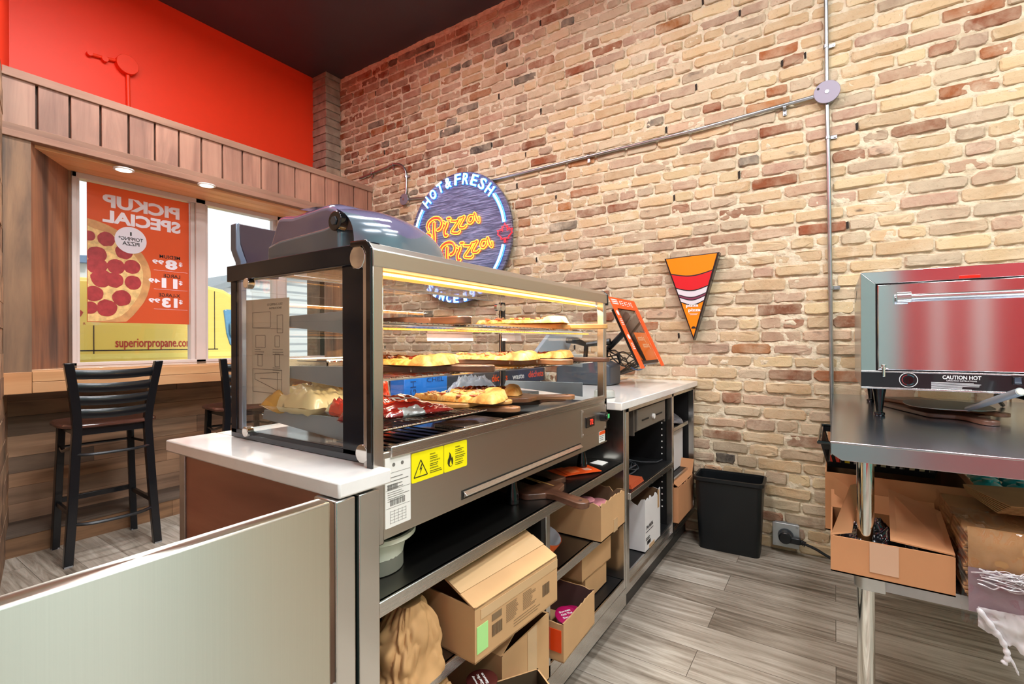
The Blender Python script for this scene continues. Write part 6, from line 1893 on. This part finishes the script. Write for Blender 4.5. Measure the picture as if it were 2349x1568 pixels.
# big open front box
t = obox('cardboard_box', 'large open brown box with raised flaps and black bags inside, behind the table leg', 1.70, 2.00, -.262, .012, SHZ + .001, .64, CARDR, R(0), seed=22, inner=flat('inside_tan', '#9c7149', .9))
mb = MB()
x0, x1, y0, y1, h = -.15, .15, -.137, .137, .104
mb.prism([(x0, y1, h), (x0 + .02, y1 - .05, h + .01), (x0 + .16, y1 - .075, h + .125), (x0 + .10, y1 - .05, h + .13)], (.003, -.002, 0)); part('flap', mb, CARDR, t, local=True)
mb = MB(); mb.prism([(x0 + .005, y0 + .0, h + .002), (x0 + .005, y0 + .135, h + .012), (x1 - .03, y0 + .12, h + .09), (x1 - .05, y0 - .005, h + .045)], (0, 0, .0035)); part('flap', mb, CARDR, t, local=True, label='wide flap folded half shut')
mb = MB(); mb.prism([(x1, y0, h), (x1, y1, h), (x1 + .03, y1, h + .05), (x1 + .03, y0, h + .05)], (.003, 0, 0)); part('flap', mb, CARDR, t, local=True)
part('tape', MB().box(-.1512, -.150, -.02, .045, .02, .103), flat('clear_tape', '#cba487', .12, coat=.6), t, local=True)
pillow('black_bag', Vector((1.80, -.09, SHZ + .045)), .16, .15, .09, .3, flat('black_film', '#15181d', .15, coat=.8), 'shiny black plastic bag inside the open box', 'bag', seed=31, crink=.05)
pillow('black_bag', Vector((1.86, -.20, SHZ + .04)), .14, .10, .08, -.5, flat('charcoal_film', '#2a2d33', .2, coat=.6), 'charcoal plastic bag under the half-shut flap of the open box', 'bag', seed=33, crink=.04)
# cardboard flap sheet leaning by the wall
mb = MB(); mb.prism([PB(1912, 1092, 2.0), PB(1990, 1150, 2.0), PB(1985, 1182, 2.0), PB(1914, 1132, 2.0)], (.004, 0, 0))
solo('cardboard_piece', mb, CARDR, 'loose tan cardboard strip leaning between the boxes and the conduit', 'cardboard')
# plastic wrapped stack of paper bags
WRAP = glass('plastic_wrap', (.93, .9, .9, 1), 1.2)
t = thing('wrapped_bag_stack', 'kraft paper bag stack in torn clear plastic wrap, front right of the undershelf', 'paper bags', (1.88, -.45, SHZ))
mb = MB()
for k in range(22):
    z = SHZ + .003 + k * .0083
    j = .004 * math.sin(k * 2.1)
    mb.box(1.70 + j, 2.06 + j, -.66, -.282 - .006 * math.cos(k), z, z + .0068)
part('paper_stack', mb, KRAFT, t, .0015)
mb = MB(); mb.grid(lambda u, v: (1.694 - .006 * math.sin(v * math.pi) + .004 * noise.noise(Vector((u * 3, v * 3, 5))), -.284 - .38 * u, SHZ + .07 + .125 * v + .02 * (1 - v) * math.sin(u * 5)), 30, 14)
part('front_bag', mb, KRAFT, t, smooth=60)
mb = MB(); mb.grid(lambda u, v: (1.683 + .008 * v + .002 * noise.noise(Vector((u * 9, v * 5, 9))), -.284 - .38 * u, SHZ - .018 + .11 * v), 40, 12)
part('mauve_film', mb, flat('mauve_inner_film', '#8c7780', .3, coat=.4), t, smooth=60)
mb = MB()
def wr(u, v):
    # skirt around the front and left, over the top edge
    y = -.268 - .42 * u
    k = noise.noise(Vector((u * 6, v * 6, 2))) * .012 + abs(noise.noise(Vector((u * 20, v * 14, 5)))) * .01
    if v < .3: f = v / .3; return (1.86 - .165 * f, y, SHZ + .197 + k)
    f = (v - .3) / .7
    return (1.69 - k - .012 * f, y + k, SHZ + .197 - .235 * f * (1 + .12 * noise.noise(Vector((u * 9, 0, 3)))) )
mb.grid(wr, 60, 40); 
def wl(u, v):
    k = noise.noise(Vector((u * 6, v * 6, 12))) * .012
    return (1.70 + .36 * u, -.272 + k, SHZ + .197 - .19 * v)
mb.grid(wl, 30, 20)
part('plastic_wrap', mb, WRAP, t, smooth=60)
WSH = flat('torn_film', '#e9e5e8', .18, coat=.9)
WSH.node_tree.nodes['Principled BSDF'].inputs['Alpha'].default_value = .6
mb = MB()
def torn(u, v):
    y = -.29 - .36 * u
    w = .016 + .012 * noise.noise(Vector((u * 7, 4, 0)))
    zc = SHZ + .07 - .05 * (u - .15) ** 2 * 4 - .02 * u + .01 * noise.noise(Vector((u * 12, 1, 1)))
    a = v * math.pi * 1.6
    return (1.682 - .012 * math.cos(a) - .004 * noise.noise(Vector((u * 30, v * 6, 0))), y, zc + w * math.sin(a))
rt_ = random.Random(11)
for k in range(70):
    y0_ = -.285 - rt_.uniform(0, .25); ln_ = rt_.uniform(.06, .2); zo = rt_.uniform(-.022, .024)
    pp_ = []
    for j in range(9):
        y_ = y0_ - ln_ * j / 8
        if y_ < -.68: break
        pp_.append((1.682 + rt_.uniform(-.006, .006), y_, SHZ + .075 - .10 * max(0, (-y_ - .33)) * .5 + zo + rt_.uniform(-.006, .006)))
    if len(pp_) > 2: mb.tube(smoothpts(pp_, 4), rt_.uniform(.0006, .002), 5)
part('torn_edge', mb, WSH, t, smooth=60, label='bunched torn edge of the wrap')
mb = MB()
mb.tube(smoothpts([(1.675, -.30, SHZ - .005), (1.67, -.325, SHZ - .04), (1.672, -.345, SHZ - .075), (1.668, -.352, SHZ - .105), (1.67, -.345, SHZ - .125)], 6), [.004 + .004 * abs(math.sin(i * .9)) for i in range(25)], 6)
mb.tube(smoothpts([(1.672, -.352, SHZ - .1), (1.668, -.362, SHZ - .118), (1.67, -.372, SHZ - .145)], 5), [.004, .003, .004, .003, .0035, .003, .003, .002, .003, .002, .001], 6)
mb.tube(smoothpts([(1.68, -.385, SHZ - .08), (1.67, -.40, SHZ - .12), (1.672, -.405, SHZ - .15)], 6), [.006, .005, .007, .006, .005, .004, .005, .004, .003, .004, .003, .002, .002], 6)
def hang(u, v):
    return (1.676 + .008 * noise.noise(Vector((u * 8, v * 5, 1))), -.30 - .12 * u, SHZ - .0 - (.05 + .06 * u + .02 * noise.noise(Vector((u * 10, 2, 2)))) * v)
mb.grid(hang, 20, 10)
part('hanging_shred', mb, WSH, t, smooth=60)
# mauve film bundle and pile of flat bags, drinks pack
pillow('wrapped_bundle', Vector((2.19, -.42, SHZ + .0)), .30, .34, .19, 0, flat('mauve_film', '#c0a2a6', .2, coat=.7), 'mauve tinted plastic wrapped bundle behind the paper bag stack', 'bundle', seed=41, crink=.03)
t = thing('paper_bag_pile', 'pile of flat brown paper bags on the wrapped bundle at the right edge', 'paper bags', (1.95, -.47, SHZ + .19))
mb = MB()
for k in range(7):
    z = .742 + k * .0045
    Mx = Matrix.Translation((1.93, -.54, z)) @ Matrix.Rotation(R(8 + k * 1.5), 4, 'Z')
    mb.box(-.09, .12, -.20, .19, 0, .0032, 0, Mx)
part('bags', mb, KRAFT, t, .001)
mb = MB(); mb.box(1.86, 2.04, -.70, -.37, .732, .742); part('bottom_fold', mb, KRAFT, t)
TEAL = flat('teal_carrier', '#17a3a8', .3, coat=.4); BOT = flat('dark_bottle', '#20303a', .1, coat=.8)
t = thing('drink_carrier', 'teal moulded carrier holding the pack of dark bottles under the table', 'carrier', (2.55, -.62, .70))
mb = MB()
g_ = 'bottles in the teal carrier'
base_b = MB(); base_b.box(2.33, 2.88, -.70, -.42, SHZ + .001, .558)
solo('cardboard_box', base_b, CARDR, 'low tan box under the dark bottles at the back of the undershelf', 'box')
for i in range(3):
    for j in range(2):
        x = 2.42 + i * .09; y = -.46 - j * .09 - i * .01
        mb.lathe([(.001, .696), (.024, .696), (.040, .686), (.045, .673), (.045, .668)], 12, 0, Matrix.Translation((x, y, 0)))
        mb.cyl((x, y, .695), (x, y, .706), .016, n=14)
        bo = MB().lathe([(.036, .559), (.040, .568), (.040, .628), (.036, .658), (.020, .678), (.016, .694)], 20, 0, Matrix.Translation((x, y, 0)))
        solo('drink_bottle', bo, BOT, 'dark drink bottle in the teal carrier: %s row, %s from the left' % (['rear', 'middle', 'front'][2 - i], ['first', 'second'][j]), 'bottle', g_)
part('carrier_sheet', mb, TEAL, t)
